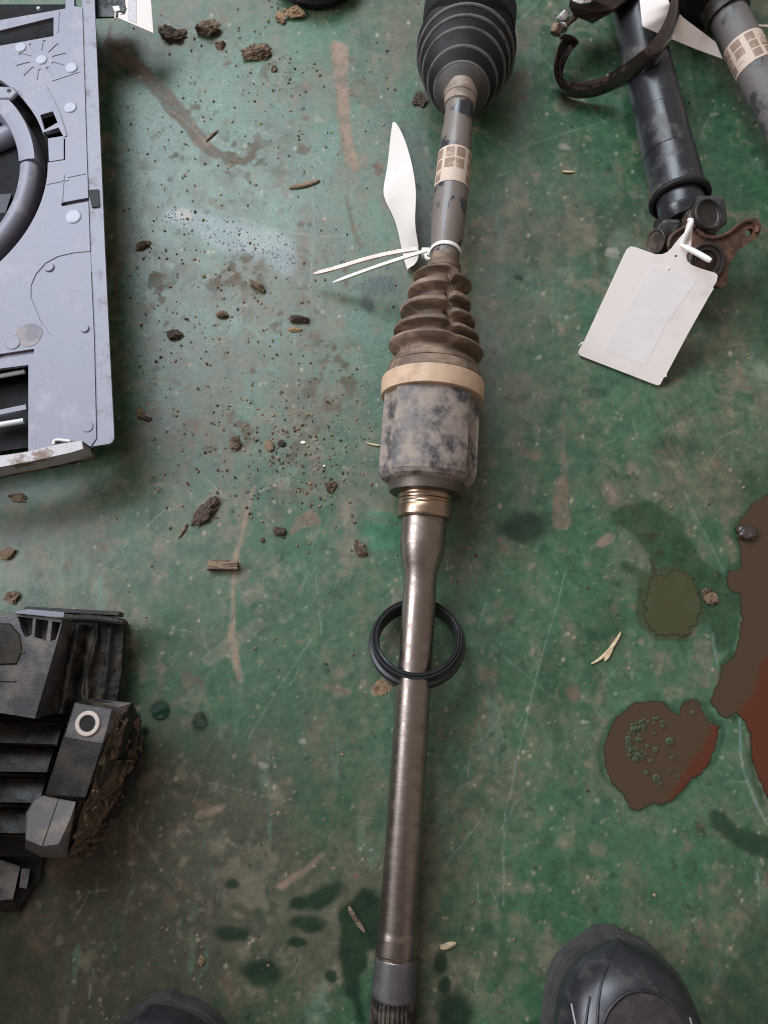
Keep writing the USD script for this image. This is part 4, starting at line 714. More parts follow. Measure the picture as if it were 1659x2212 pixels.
fo = cd([(400, 830), (404, 720), (445, 640), (540, 570), (650, 522), (715, 545), (770, 590), (815, 640), (860, 668), (960, 672), (1075, 658), (1195, 590), (1325, 490), (1400, 466), (1460, 468), (1512, 515), (1522, 600), (1490, 690), (1420, 745), (1330, 800), (1230, 870), (1180, 960), (1130, 1060), (1112, 1150), (1120, 1230), (1090, 1290), (1020, 1325), (940, 1300), (700, 1240), (480, 1100), (410, 960)])
fh = cd([(1330, 620), (1380, 590), (1430, 600), (1440, 640), (1390, 690), (1335, 690), (1315, 660)])
obj('flange', panel(fo, fp - fn * .006, fn, .006, [fh], .001), M['rust'], pp, 20)
hc = GP(1388 * .1733 + 1371.5, 645 * .1733 + 395, fp, fn)
obj('flange_hole_bright', cyl(hc - fn * .007, fn, [(0, .0045), (.0006, .0045)], 20), M['bolt'], pp, 20)
hub = GP(1525, 566, fp, fn)
obj('flange_hub', cyl(hub, fn, [(0, .0170), (.0022, .0168), (.0030, .0158), (.0030, .0140), (.0012, .0132), (.0010, .0118), (.0022, .0114), (.0018, .0100), (-.002, .0094), (-.003, .004)], 56), M['rust_dark'], pp, 25)
e1 = smooth_path([GP(*v, fp, fn) + fn * .0008 for v in cd([(420, 800), (425, 720), (470, 650), (560, 590), (655, 540), (740, 560)])], 24)
obj('flange_lip', tube(e1, .0019, 8), M['rust'], pp, 60)
e2 = smooth_path([GP(*v, fp, fn) + fn * .0008 for v in cd([(760, 580), (830, 650), (900, 682), (1080, 668), (1200, 600), (1330, 500), (1440, 478), (1510, 540), (1512, 620)])], 36)
obj('flange_lip', tube(e2, .0019, 8), M['rust'], pp, 60)

# the big white tag on the flange
ck = lambda pts: [(1207 + x * .2725, 384 + y * .2725) for x, y in pts]
ta, tb, tc = G(1445, 535, .062), G(1548, 596, .058), G(1260, 760, .004)
tn = unit(np.cross(tb - ta, tc - ta)); tn = tn if tn[2] > 0 else -tn
t = thing('paper_tag', 'large white tag lying tilted below the rusty flange at the right', 'tag', (*G(1400, 680)[:2], 0))
to = ck([(540, 565), (565, 545), (600, 548), (690, 580), (760, 605), (820, 606), (862, 588), (895, 555), (925, 515), (955, 478), (995, 435), (1012, 372), (1022, 345), (1056, 340), (1063, 365), (1058, 440), (1050, 500), (1048, 545), (1025, 580), (1008, 620), (1015, 655), (1050, 690), (1120, 718), (1240, 755), (1258, 775), (1250, 820), (1222, 868), (1226, 880), (1210, 905), (1195, 930), (1020, 1240), (856, 1550), (852, 1578), (832, 1580), (805, 1635), (785, 1645), (740, 1630), (168, 1408), (153, 1388), (160, 1365), (190, 1310), (150, 1335), (178, 1302), (200, 1296), (500, 645), (505, 630)])
obj('card', panel(to, ta, tn, .0011, [ck([(916, 622), (922, 612), (932, 612), (938, 622), (930, 630), (920, 630)])]), M['tag'], t, 20)
obj('label_patch', panel(ck([(735, 690), (1110, 800), (850, 1160), (690, 1490), (360, 1370), (560, 1000)]), ta + tn * .0011, tn, .00015, (), .002), M['tag_patch'], t, 20)
obj('rivet', cyl(GP(*ck([(868, 720)])[0], ta, tn) + tn * .001, tn, [(0, .0012), (.0008, .0009)], 12), M['tag'], t)
q0, q1 = (GP(*v, ta, tn) + tn * h_ for v, h_ in zip(ck([(975, 540), (1185, 665)]), (.002, .012)))
t = thing('cable_tie', 'short thick white cable tie end poking out of the tag on the flange', 'cable tie', (q0[0], q0[1], 0))
obj('strap', sweep(smooth_path([q0, (q0 + q1) / 2 + A([.0004, 0, .0004]), q1], 12), circ(.0024, 10, 1.0), scale=np.r_[.6, .85, np.ones(9), .75]), M['tie'], t, 50)
q2 = [GP(*v, ta, tn) + tn * h_ for v, h_ in zip(ck([(978, 542), (1000, 470), (1030, 400), (1045, 345), (1035, 335)]), (.001, .003, .005, .004, .0))]
obj('strap_root', sweep(smooth_path(q2, 16), circ(.0016, 8, 1.4)), M['tie'], t, 50)

# ------------------------------------------------------------------ open clamp ring with its bolt
cl = [((255, 262), .032), ((238, 290), .028), ((205, 340), .024), ((178, 400), .020), ((165, 465), .017), ((168, 540), .014), ((190, 600), .012), ((240, 640), .012), ((320, 655), .013), ((420, 645), .016), ((540, 605), .022), ((650, 548), .036), ((760, 470), .052), ((850, 390), .064), ((930, 285), .068), ((990, 160), .069), ((1015, 40), .069), ((1010, -90), .068), ((960, -220), .066), ((860, -320), .062)]
pth = smooth_path([G(*c4([v])[0], z) for v, z in cl], 150)
cen = G(*c4([(600, 200)])[0], .05)
axn = unit(np.linalg.svd(pth - pth.mean(0))[2][2]); axn = axn if axn[2] > 0 else -axn
w_, th_ = .0105, .0016
sec = A([(-.0022, -w_ * .75), (-.0036, -w_), (.0, -w_ * .8), (.0024, -w_ * .45), (.0030, 0), (.0024, w_ * .45), (.0, w_ * .8), (-.0036, w_), (-.0022, w_ * .75), (-.0002, w_ * .5), (.0008, 0), (-.0002, -w_ * .5)])
tt = np.gradient(pth, axis=0); outw = np.cross(np.repeat(axn[None], 150, 0), tt); sgn = np.sign(((pth - cen) * outw).sum())
side_ = np.cross(tt, np.repeat(axn[None], 150, 0)); sg = np.sign(((pth - cen) * side_).sum())
cr = thing('clamp_ring', 'open brown-black oily band clamp ring resting on the propeller shaft', 'clamp', (*G(1290, 180)[:2], 0))
obj('band', sweep(pth, sec * A([sg, 1.0]), up=axn), M['clamp'], cr, 40)
ra, rb = G(*c4([(340, 80)])[0], .036), G(*c4([(188, 212)])[0], .034)
obj('bolt_rod', tube([ra, (ra + rb) / 2, rb], .0030, 12), M['nut'], cr, 60)
bx = unit(rb - ra)
for nm, (x0, y0, x1, y1), r_, m_ in (('bolt_head', (192, 92, 226, 138), .0062, 'bolt'), ('nut', (176, 176, 152, 244), .0060, 'nut')):
    a_, b_ = G(*c4([(x0, y0)])[0], .040), G(*c4([(x1, y1)])[0], .036)
    dd = np.linalg.norm(b_ - a_); obj(nm, lathe(a_, b_, [(0, r_ * .85), (.001, r_), (dd - .001, r_), (dd, r_ * .85)], 6), M[m_], cr, False)
obj('washer', lathe(rb - bx * .004, rb, [(-.001, .0052), (.001, .0052)], 20), M['bolt'], cr, 20)
obj('bolt_bracket', hull([G(x, y, z) for (x, y), z in zip(c4([(272, 40), (300, 90), (420, 140), (560, 60), (640, 0), (760, -140), (500, -160), (290, -60)]), (.045, .04, .036, .05, .055, .06, .06, .055))] + [G(*c4([v])[0], .028) for v in ((290, 40), (420, 135), (560, 40))], .003), M['clamp'], cr, 25)
obj('bracket_glint_plate', hull([G(x, y, .060) for x, y in c4([(285, 5), (330, 22), (400, 14), (440, -30), (300, -60)])], .001), M['bolt'], cr)

# ------------------------------------------------------------------ second shaft at the top right corner
Q0, Q1 = G(1640, 165, .034), G(1566, 20, .038)
qx = lambda rows: prof_px(Q0, Q1, rows)
sd = thing('drive_shaft', 'grey dusty drive shaft with a worn label band, cut off by the top right corner', 'drive shaft', (Q0[0], Q0[1], 0))
dq = unit(Q1 - Q0); rq = .0178
tq = lambda y: st(Q0, Q1, y)
obj('tube_shaft', lathe(Q0, Q1, [(tq(900), rq * .95), (tq(300), rq), (tq(100), rq), (tq(30), rq * .98), (tq(18), rq * .92)], 64), M['shaft_grey'], sd, 30)
obj('worn_label', lathe(Q0, Q1, [(tq(152), rq + .0003), (tq(150), rq + .0006), (tq(98), rq + .0006), (tq(96), rq + .0003)], 64, caps=False), M['label_worn'], sd, 25)
tag(obj('printed_grid', cells(Q0, Q1, tq(149), tq(99), rq + .0009, rq + .0009, 3, 9, 4), M['label_cell'], sd, False), kind='stuff')
obj('collar_clamp', lathe(Q0, Q1, [(tq(36), rq * .9), (tq(36) + .001, rq * 1.16), (tq(26), rq * 1.2), (tq(26) + .001, rq * 1.08), (tq(14), rq * 1.2), (tq(12), rq * 1.26)], 56), M['rust_dark'], sd, 25)
tb_ = tq(14); obj('outer_boot', lathe(Q0, Q1, [(tb_, rq * 1.1), (tb_ + .006, rq * 1.5), (tb_ + .010, rq * 2.0), (tb_ + .013, rq * 1.8), (tb_ + .022, rq * 2.4), (tb_ + .025, rq * 2.2), (tb_ + .05, rq * 2.5), (tb_ + .09, rq * 2.5), (tb_ + .10, rq)], 64), M['boot_black'], sd, 35)
t = thing('paper_tag', 'bent white tag lying under the clamp ring at the top right', 'tag', (*G(1430, 50)[:2], 0))
La = [G(*c4([v])[0], z) for v, z in (((745, -60), .070), ((770, 190), .066), ((985, 282), .052), ((1150, 350), .040), ((1335, 418), .026))]
Ra = [G(*c4([v])[0], z) for v, z in (((930, -60), .074), ((960, 30), .072), ((1060, 130), .060), ((1200, 235), .046), ((1285, 300), .034))]
obj('card', sheet(La, Ra, curve=lin, n=40), M['tag'], t, 60)
n_ = unit([-.2, -.1, .97]); tp = G(*c4([(570, 120)])[0], .012)
t = thing('paper_tag', 'grey corner of a tag showing left of the propeller shaft, top right', 'tag', (tp[0], tp[1], 0))
obj('card', panel(c4([(535, -40), (640, -40), (640, 240), (590, 270)]), tp, n_, .0008), M['tag_patch'], t)
a_, b_ = G(*c4([(1560, 182)])[0], .03), G(*c4([(1720, 186)])[0], .03)
t = thing('plastic_strip', 'thin pale strip behind the grey shaft at the right edge', 'strip', (a_[0], a_[1], 0))
obj('strip', slab(a_, b_, .0022, .001), M['tie_dirty'], t)

# round rubber-edged part at the top edge
c = G(686, -46, 0)
rd = thing('rubber_disc', 'dark round rubber-edged part cut off by the top edge, crumbs beside it', 'rubber part', (c[0], c[1], 0))
rr = .045
obj('rim', lathe(c, c + A([0, 0, 1]), [(.0, rr * .9), (.004, rr), (.010, rr * 1.02), (.013, rr * .97), (.017, rr * .96), (.020, rr * 1.0), (.025, rr * .98), (.028, rr * .9), (.028, rr * .8), (.02, rr * .74)], 80), M['boot_black'], rd, 40)
obj('inner_plate', lathe(c, c + A([0, 0, 1]), [(.018, rr * .73), (.023, rr * .7), (.024, rr * .3)], 60), M['rust_dark'], rd, 40)

# ------------------------------------------------------------------ oil puddles
qk = lambda pts: [(1207 + x * .3472, 1042 + y * .3472) for x, y in pts]
def puddle(name, label, pts, m_, h_=.0010, seed=0, jit=.0009, part=None):
    h_ *= .6
    w = G(A(pts)[:, 0], A(pts)[:, 1], 0)[:, :2]; g = Polygon(w).buffer(.0015).buffer(-.0015)
    ln = g.exterior; n = int(ln.length / .0011); rr_ = np.random.default_rng(seed)
    P = A([ln.interpolate(k / n, True).coords[0] for k in range(n)]); T = np.roll(P, -1, 0) - np.roll(P, 1, 0); T /= np.linalg.norm(T, axis=1, keepdims=True)
    j = ndimage.gaussian_filter1d(rr_.standard_normal(n), 1.0, mode='wrap') + 1.2 * ndimage.gaussian_filter1d(rr_.standard_normal(n), 4, mode='wrap')
    g = Polygon(P + jit * j[:, None] * np.stack([T[:, 1], -T[:, 0]], 1)).buffer(0)
    if hasattr(g, 'geoms'): g = max(g.geoms, key=lambda q_: q_.area)
    ms = [plate(g, .0002, .0002 + h_ * .3), plate(g.buffer(-.0007), .0002 + h_ * .25, .0002 + h_ * .6), plate(g.buffer(-.0014), .0002 + h_ * .55, .0002 + h_)]
    c = P.mean(0); t = thing(name, label, 'oil puddle', (c[0], c[1], 0))
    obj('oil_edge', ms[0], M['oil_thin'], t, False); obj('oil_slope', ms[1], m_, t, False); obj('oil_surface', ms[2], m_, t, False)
    return t
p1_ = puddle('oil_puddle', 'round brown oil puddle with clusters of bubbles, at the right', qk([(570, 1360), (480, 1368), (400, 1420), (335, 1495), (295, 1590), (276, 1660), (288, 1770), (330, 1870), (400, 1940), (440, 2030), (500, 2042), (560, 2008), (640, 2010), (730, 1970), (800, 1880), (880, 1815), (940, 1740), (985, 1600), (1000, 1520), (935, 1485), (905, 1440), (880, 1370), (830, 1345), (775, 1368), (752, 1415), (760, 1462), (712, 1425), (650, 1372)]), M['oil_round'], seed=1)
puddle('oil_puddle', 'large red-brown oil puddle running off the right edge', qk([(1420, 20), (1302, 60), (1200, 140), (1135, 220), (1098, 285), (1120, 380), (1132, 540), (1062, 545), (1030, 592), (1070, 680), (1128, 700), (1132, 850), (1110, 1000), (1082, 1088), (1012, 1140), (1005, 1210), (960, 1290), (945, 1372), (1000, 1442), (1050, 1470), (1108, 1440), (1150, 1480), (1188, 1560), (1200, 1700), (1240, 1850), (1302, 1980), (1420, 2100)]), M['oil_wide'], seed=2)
puddle('oil_puddle', 'olive-green oil puddle between the two brown ones, a crumb at its edge', qk([(540, 650), (560, 592), (640, 578), (720, 548), (790, 572), (830, 620), (872, 700), (885, 800), (865, 880), (800, 962), (700, 968), (600, 950), (545, 870), (530, 750)]), M['oil_olive'], .0006, 3, .0017)
for k, (cx, cy, rx, ry) in enumerate([(347, 1534, 20, 21), (433, 1556, 15, 18)]):
    a = np.linspace(0, 2 * np.pi, 16, endpoint=False); 
    puddle('oil_puddle', ['small round dark green oil spot right of the black bracket', 'small ragged dark green oil spot, second one right of the black bracket'][k], [(cx + rx * math.cos(q) * (1 + .25 * k * math.sin(3 * q)), cy + ry * math.sin(q)) for q in a], M['oil_green'], .0005, 5 + k, .0004, 1)
bub = [(640, 1492, 9), (612, 1472, 11), (588, 1500, 10), (588, 1468, 9), (560, 1490, 10), (536, 1482, 9), (515, 1500, 11), (505, 1525, 11), (482, 1505, 10), (480, 1532, 11), (460, 1512, 9), (455, 1540, 12), (440, 1565, 11), (468, 1562, 8), (432, 1592, 12), (452, 1605, 12), (425, 1620, 11), (446, 1640, 9), (420, 1650, 10), (440, 1668, 10), (470, 1655, 8), (440, 1700, 11), (462, 1690, 11), (484, 1672, 9), (470, 1718, 10), (492, 1700, 12), (515, 1680, 11), (515, 1712, 11), (488, 1728, 10), (535, 1690, 9), (490, 1600, 10), (512, 1600, 12), (500, 1580, 8), (528, 1520, 10), (522, 1545, 8), (550, 1640, 9), (690, 1608, 19), (598, 1562, 10), (606, 1662, 12), (604, 1840, 20), (706, 1716, 9), (576, 1732, 10), (690, 1800, 7), (634, 1870, 8), (835, 1430, 13), (740, 1832, 7), (652, 1515, 8), (545, 1810, 12)]
for x, y, r_ in bub:
    r_ *= rng.uniform(.7, 1.35); x += rng.normal(0, 3.5); y += rng.normal(0, 3.5)
    c = G(*qk([(x, y)])[0], .0012); rb_ = r_ * .3472 * .375e-3 * 1.12
    obj('bubble', lathe(c, c + A([0, 0, 1]), [(0, rb_), (rb_ * .35, rb_ * .94), (rb_ * .65, rb_ * .74), (rb_ * .85, rb_ * .42), (rb_ * .92, rb_ * .1)], 14), M['bubble'], p1_, 80)
# droplets of the glistening splash left of the cable tie
r = np.random.default_rng(5); dv = []
for _ in range(170):
    u_ = r.random(); x = 350 + 45 * 0 + 290 * u_; y = 462 + 105 * u_ + r.normal(0, 14 + 14 * u_); x += r.normal(0, 6)
    c = G(x, y, .0001); rb_ = r.uniform(.0003, .0010) * (1.25 if r.random() < .2 else 1)
    dv.append(lathe(c, c + A([0, 0, 1]), [(0, rb_), (rb_ * .3, rb_ * .85), (rb_ * .5, rb_ * .4), (rb_ * .55, rb_ * .1)], 8))
tag(obj('oil_droplets', cat_(*dv), M['wet_drop'], None, 80), 'glistening splash of oil droplets left of the cable tie', 'droplets', kind='stuff')

# ------------------------------------------------------------------ clods, bark, chips and grit on the floor
def clod(name, label, cat, x, y, w, h, rot=0, m_='clod', ht=.45, seed=1, rough=.4, sub=3, bits=()):
    dep = .6 / (math.cos(TILT) - (PH / 2 - y) / (PH / 2) * TV * math.sin(TILT)); k = dep * MPX
    c = G(x, y, 0); sx, sy = w * k * 1.12, h * k * 1.25; hz = ht * (sx * sy) ** .5
    t = thing(name, label, cat, (c[0], c[1], 0))
    obj('lump', lump(c, (sx, sy, hz), seed, math.radians(rot), rough, sub), M[m_], t, False if rough > .3 else 40)
    for i, (bx_, by_, bw, bh, bm) in enumerate(bits):
        obj('fragment', lump(G(x + bx_, y + by_, 0), (bw * k, bh * k, .5 * min(bw, bh) * k), seed + 31 + i, i, .45, 2), M[bm], t, False)
clod('dirt_clod', 'dark knobbly earth clod just right of the small white tag', 'dirt clod', 374, 76, 60, 30, 0, 'clod_dark', .5, 1, .6, bits=((-18, -8, 28, 26, 'clod'), (20, -4, 26, 18, 'clod'), (-4, 8, 20, 16, 'clod')))
clod('dirt_clod', 'big earth clod with a pale streak on top, near the upper left', 'dirt clod', 450, 70, 54, 32, 18, 'clod', .6, 2, .45, bits=((6, -6, 36, 10, 'clod_tan'),))
clod('dirt_clod', 'small blocky clod touching the underside of the pale-streaked clod', 'dirt clod', 477, 100, 24, 20, -30, 'clod', .7, 3, .35)
clod('dirt_clod', 'long jagged earth clod casting a shadow, right of the pale-streaked clod', 'dirt clod', 557, 120, 60, 30, 20, 'clod', .45, 4, .6, bits=((-22, -6, 14, 14, 'clod'), (8, -14, 16, 10, 'clod_dark')))
clod('dirt_clod', 'reddish crumb below the long jagged clod', 'dirt clod', 592, 151, 14, 13, 0, 'mud', .6, 5, .5, 2)
clod('pale_crumb', 'pale crumb with a dark hole beside the round rubber part', 'crumb', 607, 42, 26, 26, 0, 'clod_tan', .5, 6, .4, bits=((-2, -2, 8, 8, 'clod_dark'),))
clod('pale_crumb', 'broad pale muddy crumb touching the round rubber part', 'crumb', 638, 34, 48, 24, 10, 'clod_tan', .45, 7, .5, bits=((-22, -12, 18, 8, 'clod_tan'),))
clod('bark_piece', 'dark bark piece lying below the glistening oil splash', 'bark', 556, 620, 40, 18, -40, 'clod', .55, 8, .5, bits=((10, 8, 18, 10, 'clod_dark'), (-14, -14, 4, 12, 'wood')))
clod('dirt_clod', 'smooth flat oval clod left of centre, below the bark piece', 'dirt clod', 481, 681, 25, 14, -5, 'clod', .6, 9, .15)
clod('dirt_clod', 'dark rough clod with a tan flake touching it, left of the brown boot', 'dirt clod', 650, 692, 42, 20, -5, 'clod_dark', .6, 10, .45, bits=((-12, 20, 28, 16, 'clod_tan'),))
clod('dirt_clod', 'tan clod close to the right side of the fan shroud', 'dirt clod', 308, 529, 32, 22, 10, 'clod', .45, 11, .5)
clod('dirt_clod', 'two-tone crumb right of the shroud corner with a damp mark under it', 'dirt clod', 305, 896, 26, 20, -35, 'clod', .5, 12, .5, bits=((14, 10, 22, 16, 'clod_dark'),))
clod('bark_piece', 'large dark piece of bark lying diagonally left of the shaft collar', 'bark', 443, 1107, 76, 28, 48, 'clod_dark', .45, 13, .5, bits=((-8, 8, 50, 12, 'clod'), (14, -14, 20, 12, 'clod'), (-14, 18, 26, 20, 'clod'), (26, 12, 18, 6, 'wood')))
clod('dirt_clod', 'rough lump of earth left of the dusty joint housing', 'dirt clod', 712, 1051, 28, 22, 0, 'clod', .6, 14, .55, bits=((8, -2, 10, 10, 'clod_dark'),))
clod('bark_piece', 'small grey-brown bark chip left of the bare steel shaft', 'bark', 779, 1187, 28, 36, 15, 'clod', .4, 15, .55, bits=((7, -8, 10, 8, 'clod_dark'),))
clod('dirt_clod', 'dark soft lump of mud at the end of the crescent mud smear', 'dirt clod', 604, 1146, 28, 20, -20, 'clod_dark', .5, 16, .5, bits=((8, 14, 10, 10, 'clod_dark'), (-36, 22, 12, 12, 'clod_dark')))
clod('dirt_clod', 'crumbling ring of earth left of the joint housing', 'dirt clod', 508, 956, 26, 24, 0, 'clod', .5, 17, .6, bits=((4, 8, 20, 14, 'clod_dark'), (44, -8, 14, 16, 'clod'), (76, 8, 26, 22, 'mud'), (100, 2, 18, 20, 'mud')))
clod('rubber_crumb', 'ragged black crumb left of the black rubber boot', 'crumb', 903, 217, 30, 26, -20, 'clod_dark', .5, 18, .65, bits=((2, -4, 10, 6, 'clod'), (10, 12, 12, 12, 'clod_dark')))
clod('dirt_clod', 'purple-brown crumb at the edge of the olive oil puddle', 'dirt clod', 1531, 1288, 32, 28, 10, 'mud', .45, 19, .6, bits=((-2, -2, 14, 12, 'clod_dark'),))
clod('pebble', 'wet glossy dark pebble at the tip of the large oil puddle', 'pebble', 1609, 1152, 40, 30, -8, 'pebble', .7, 20, .22)
clod('dirt_clod', 'dark clod left of the joint housing, above the bark piece', 'dirt clod', 380, 722, 30, 22, -25, 'clod_dark', .5, 21, .5)
clod('mud_flake', 'reddish brown mud flake stuck behind the lower edge of the seal ring', 'mud flake', 826, 1484, 44, 26, 22, 'clod_tan', .10, 22, .4, bits=((-12, 2, 20, 12, 'mud'), (22, -12, 24, 16, 'clod_dark')))
clod('wood_chip', 'pale wood chip right of the splined shaft end', 'wood chip', 966, 2042, 34, 11, 16, 'pale_chip', .5, 23, .25)
clod('wood_chip', 'tan chip near the left shoe at the bottom left', 'wood chip', 435, 2073, 14, 26, -15, 'clod_tan', .5, 24, .35)
clod('dirt_clod', 'brown crumb at the far left above the black bracket', 'dirt clod', 27, 1290, 34, 24, -20, 'clod', .4, 25, .55)
clod('dirt_clod', 'dark reddish crumb at the left edge, below the shroud', 'dirt clod', 18, 1196, 34, 24, 40, 'mud', .35, 26, .5)
clod('dirt_clod', 'reddish crumb left of the big bark piece', 'dirt clod', 38, 1074, 34, 20, -30, 'mud', .35, 27, .5)
clod('white_chip', 'tiny bright white chip left of the joint housing', 'chip', 655, 956, 11, 6, 0, 'white_chip', .4, 28, .1, 2)
clod('white_chip', 'tiny white chip, the lower one left of the joint housing', 'chip', 701, 1007, 6, 5, 0, 'white_chip', .5, 29, .1, 2)
a_, b_ = G(449, 1223, .004), G(514, 1220, .004)
t = thing('wood_stick', 'short grey wooden stick lying level on the thin brown streak', 'wood stick', (*((a_ + b_) / 2)[:2], 0))
v, f = box((0, 0, 0), (1, 1, 1)); m_ = trimesh.Trimesh(v, f).subdivide().subdivide().subdivide(); v = np.asarray(m_.vertices) * A([np.linalg.norm(b_ - a_), .0072, .0062]); v = v + (fbm(v * A([120, 500, 500]), 3, 5)[:, None] - .5) * .0026 * np.sign(v); 
obj('stick', (v + (a_ + b_) / 2, np.asarray(m_.faces)), M['wood'], t, 30)
def sliver(name, label, cat, pts, r_, m_, z=.0012, flat_=1.5):
    pth_ = smooth_path([G(x, y, z) for x, y in pts], 22); t = thing(name, label, cat, (*pth_.mean(0)[:2], 0))
    sc_ = np.sin(np.linspace(.12, np.pi - .12, 22)) ** .5 * (1 + .25 * np.random.default_rng(int(pts[0][0])).standard_normal(22).cumsum() * .15)
    obj('sliver', sweep(pth_, circ(r_, 7, flat_), scale=np.clip(sc_, .2, 1.5)), M[m_], t, 40)
sliver('wood_stick', 'thin rotten stick lying in the dark wet patch near the splines', 'wood stick', [(754, 1958), (762, 1975), (775, 1995), (788, 2014)], .0014, 'wood', .0014)
sliver('wood_sliver', 'brown pointed splinter lying left of the upright tag', 'splinter', [(624, 405), (645, 402), (668, 396), (691, 389)], .0016, 'wood')
sliver('straw', 'pale frayed straw lying above the round brown puddle', 'straw', [(1277, 1434), (1300, 1420), (1318, 1402), (1333, 1381), (1341, 1365)], .0010, 'pale_chip')
sliver('straw', 'short second straw crossing the frayed one, nearer the seal ring', 'straw', [(1306, 1428), (1316, 1412), (1324, 1396)], .0012, 'pale_chip')
sliver('twig', 'small dark twig left of the diagonal bark piece', 'twig', [(384, 1162), (395, 1147), (404, 1131)], .0008, 'wood')
sliver('twig', 'small twig near the end of the diagonal brown band, upper left', 'twig', [(444, 304), (458, 291), (471, 280)], .0010, 'wood')
sliver('straw', 'pale stalk sticking out from under the joint housing, left side', 'straw', [(790, 956), (806, 960), (826, 963)], .0006, 'pale_chip')
sliver('wood_sliver', 'tan flat splinter left of the universal joint', 'splinter', [(1214, 370), (1228, 371), (1241, 371)], .0011, 'pale_chip')
# loose grit that nobody could count
r = np.random.default_rng(21); grit = {'clod_dark': [], 'clod_tan': [], 'clod': []}
bc_, bf_ = [], None
base = [trimesh.creation.icosphere(1) for _ in range(6)]; base = [(np.asarray(b.vertices) * (1 + .35 * (r.random((len(b.vertices), 1)) - .5)), np.asarray(b.faces)) for b in base]
spots = [(620, 960, 80, 60, 190), (560, 1010, 110, 60, 130), (660, 1060, 60, 50, 90), (700, 880, 90, 80, 110), (560, 160, 70, 60, 80), (470, 300, 110, 90, 90), (520, 640, 150, 90, 150), (330, 620, 70, 160, 110), (420, 820, 120, 120, 110), (620, 20, 30, 20, 30), (800, 100, 200, 100, 60)]
pts = [(r.normal(x, sx), r.normal(y, sy)) for x, y, sx, sy, n in spots for _ in range(int(n * 1.6))] + [(r.uniform(230, 1640), r.uniform(0, 2150)) for _ in range(420)] + [(r.uniform(240, 900), r.uniform(30, 1250)) for _ in range(420)]
for x, y in pts:
    if x < 255 and (y < 970 or 1310 < y < 1900) or (y > 1300 and r.random() < .3): continue
    k = .00025 + .0011 * r.random() ** 4.2; b = base[r.integers(6)]; a = r.random() * 6.28; R_ = A([[math.cos(a), math.sin(a), 0], [-math.sin(a), math.cos(a), 0], [0, 0, 1]])
    grit[r.choice(['clod_dark', 'clod_tan', 'clod'], p=[.15, .27, .58])].append(((b[0] * A([1.25, .85, .42])) @ R_ * k + G(x, y, .0003 + k * .4), b[1]))
for (m_, g_), nm in zip(grit.items(), ('dark', 'tan', 'brown')):
    tag(obj('grit', cat_(*g_), M[m_], None, False), f'{nm} grit and crumbs scattered over the green floor', 'grit', kind='stuff')

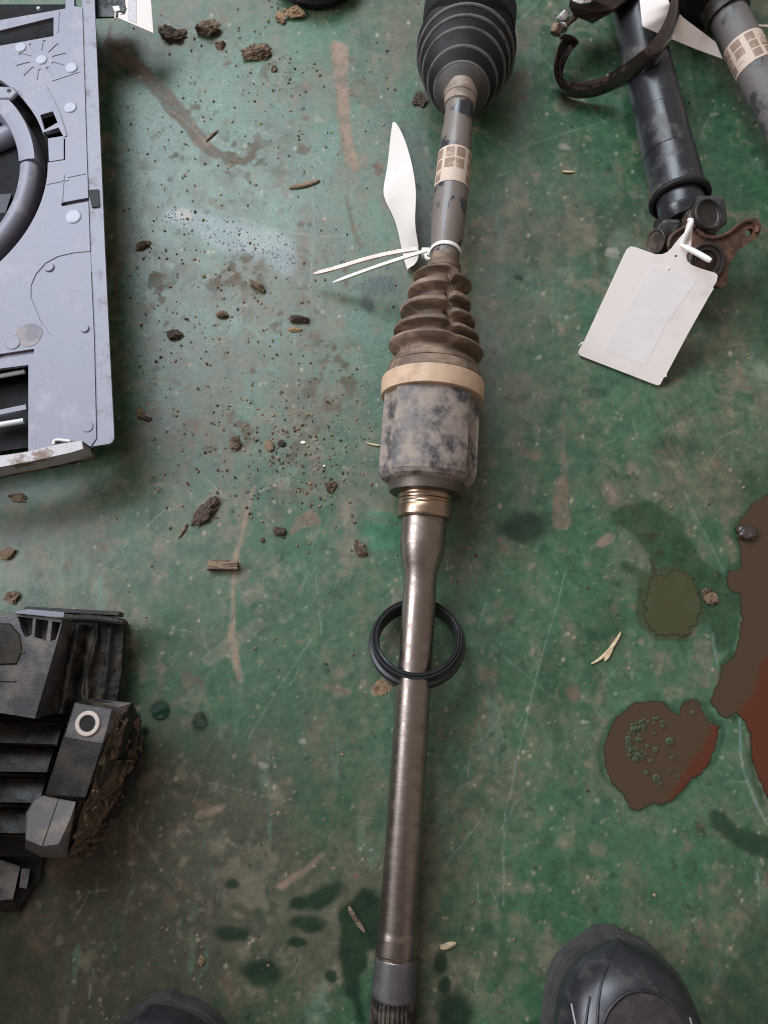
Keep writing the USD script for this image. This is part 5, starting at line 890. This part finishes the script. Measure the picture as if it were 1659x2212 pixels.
# ------------------------------------------------------------------ the person whose shoes stand at the bottom edge
pe = thing('person', 'person in black shoes with pale stitching and dark trousers, toes at the bottom edge', 'person', (.0, -.26, 0))
def shoe(tip, yaw, side):
    d0 = A([0, .008, .020, .038, .060, .085, .115, .15, .19, .23, .265, .288]); hw = A([.006, .025, .0385, .046, .051,   .0535, .055, .052, .044, .040, .036, .016])
    top = A([.026, .036, .045, .052, .0585, .065, .074, .088, .098, .098, .095, .080])
    d = np.r_[np.linspace(0, .03, 12), np.linspace(.034, .288, 38)]
    hw_, tp_ = PchipInterpolator(d0, hw)(d), PchipInterpolator(d0, top)(d)
    co, si = math.cos(yaw), math.sin(yaw); fwd = A([si, co, 0]); rt = A([co, -si, 0])
    def ring(k, n=34, z0=.014, grow=0.0):
        a = np.linspace(-.42, np.pi + .42, n); e = .80
        cx, cz = np.cos(a), np.sin(a); x = np.sign(cx) * np.abs(cx) ** e * (hw_[k] + grow); z = z0 + (tp_[k] - z0) * np.where(cz > 0, np.abs(cz) ** .85, cz * .3)
        z = np.maximum(z, z0)
        z = z + .0012 * (fbm(np.stack([x * 40, np.full(n, d[k] * 40), z * 40], -1), 3, 5) - .5)
        return tip - fwd * d[k] + x[:, None] * rt + A([0, 0, 1.0]) * z[:, None]
    V = A([ring(k) for k in range(len(d))]); n = V.shape[1]; V = np.concatenate([np.repeat((V[0].mean(0) + fwd * .003)[None], n, 0)[None], V])
    upv, upf = cat_((V.reshape(-1, 3), grid_faces(len(d) + 1, n)[:, ::-1]))
    s_ = obj('shoe', (upv, upf), M['leather'], pe, 50)
    P2 = np.vstack([np.stack([hw_ + .0012, -d], 1), np.stack([-hw_[::-1] - .0012, -d[::-1]], 1)]); P2[0, 1] += .002; P2[-1, 1] += .002
    w = tip[:2] + P2[:, :1] * rt[:2] + P2[:, 1:] * fwd[:2]
    g = Polygon(w).buffer(.004).buffer(-.004)
    obj('sole', cat_(plate(g, .0006, .015), plate(g.buffer(-.002), .0145, .018)), M['sole'], s_, 30)
    def on(dx, dd, lift=.0006):                       # a point on the upper
        h_, t_ = np.interp(dd, d, hw_), np.interp(dd, d, tp_); c_ = np.clip(dx / h_, -1, 1); c_ = np.sign(c_) * abs(c_) ** (1 / .8); sn = math.sqrt(max(0, 1 - c_ * c_))
        return tip - fwd * dd + rt * dx + A([0, 0, .014 + (t_ - .014) * sn ** .85 + lift])
    xs = np.linspace(-1, 1, 25); rows = np.linspace(0, 1, 22) ** 1.6; W = []
    for q in rows:
        dd = .020 + (.15 - .020) * q; wd = .028 * math.sqrt(max(0, 1 - max(0, 1 - q / .22) ** 2) + .0016) * (1 + .22 * q)
        W.append([on(.002 * side + x * wd, dd, .0024) for x in xs])
    W = A(W); nrm = A([0, 0, -.003]); F = grid_faces(22, 25, False); N = 22 * 25
    obj('vamp_panel', (np.vstack([W.reshape(-1, 3), (W + nrm).reshape(-1, 3)]), np.vstack([F, F[:, ::-1] + N])), M['shoe_fabric'], s_, 60)
    edge = np.vstack([W[1:, 0][::-1], W[0, 2:-2], W[1:, -1]])
    obj('panel_welt', tube(edge[::1] + A([0, 0, .0004]), .0011, 7), M['leather'], s_, 60)
    for sm in ([(-.012, .008), (-.022, .022), (-.030, .052), (-.036, .085), (-.040, .13)], [(.014, .018), (.028, .040), (.037, .075), (.042, .13)], [(-.028, .024), (-.037, .050), (-.045, .09), (-.047, .13)]):
        obj('seam', tube(smooth_path([on(x_, y_, .0002) for x_, y_ in sm], 26), .0009, 7), M['leather'], s_, 60)
    for o_, rr_ in ((-.039, .0006), (-.030, .0006), (.034, .0006)):
        pts_ = [on(o_ * (1 + .0 * q), dd, .0007) for q, dd in zip(np.linspace(0, 1, 14), np.linspace(.030 if abs(o_) > .035 else .038, .13, 14))]
        obj('stitch_line', tube(pts_, rr_, 6), M['stitch'], s_, 60)
    return s_
tr = G(1316, 2018, .018); tl_ = G(347, 2156, .010)
shoe(tr, math.radians(-3), 1); shoe(tl_, math.radians(-8), -1)
legs = []
for tip, hx in ((tr, .10), (tl_, -.10)):
    js = [(tip + A([0, -.215, .095]), .056), (tip + A([0, -.225, .28]), .066), (A([tip[0] * .8, -.34, .50]), .074), (A([hx, -.42, .88]), .088), (A([0, -.43, .93]), .10)]
    for (a, ra_), (b, rb_) in zip(js, js[1:]):
        legs.append(manifold3d.Manifold.batch_hull([manifold3d.Manifold.sphere(ra_, 24).translate([float(q) for q in a]), manifold3d.Manifold.sphere(rb_, 24).translate([float(q) for q in b])]))
lm = manifold3d.Manifold.batch_boolean(legs, manifold3d.OpType.Add).refine_to_length(.03)
q = lm.to_mesh(); tm = trimesh.Trimesh(q.vert_properties[:, :3], q.tri_verts); trimesh.smoothing.filter_taubin(tm, iterations=12)
obj('trousers', tm, M['trousers'], pe, 60)
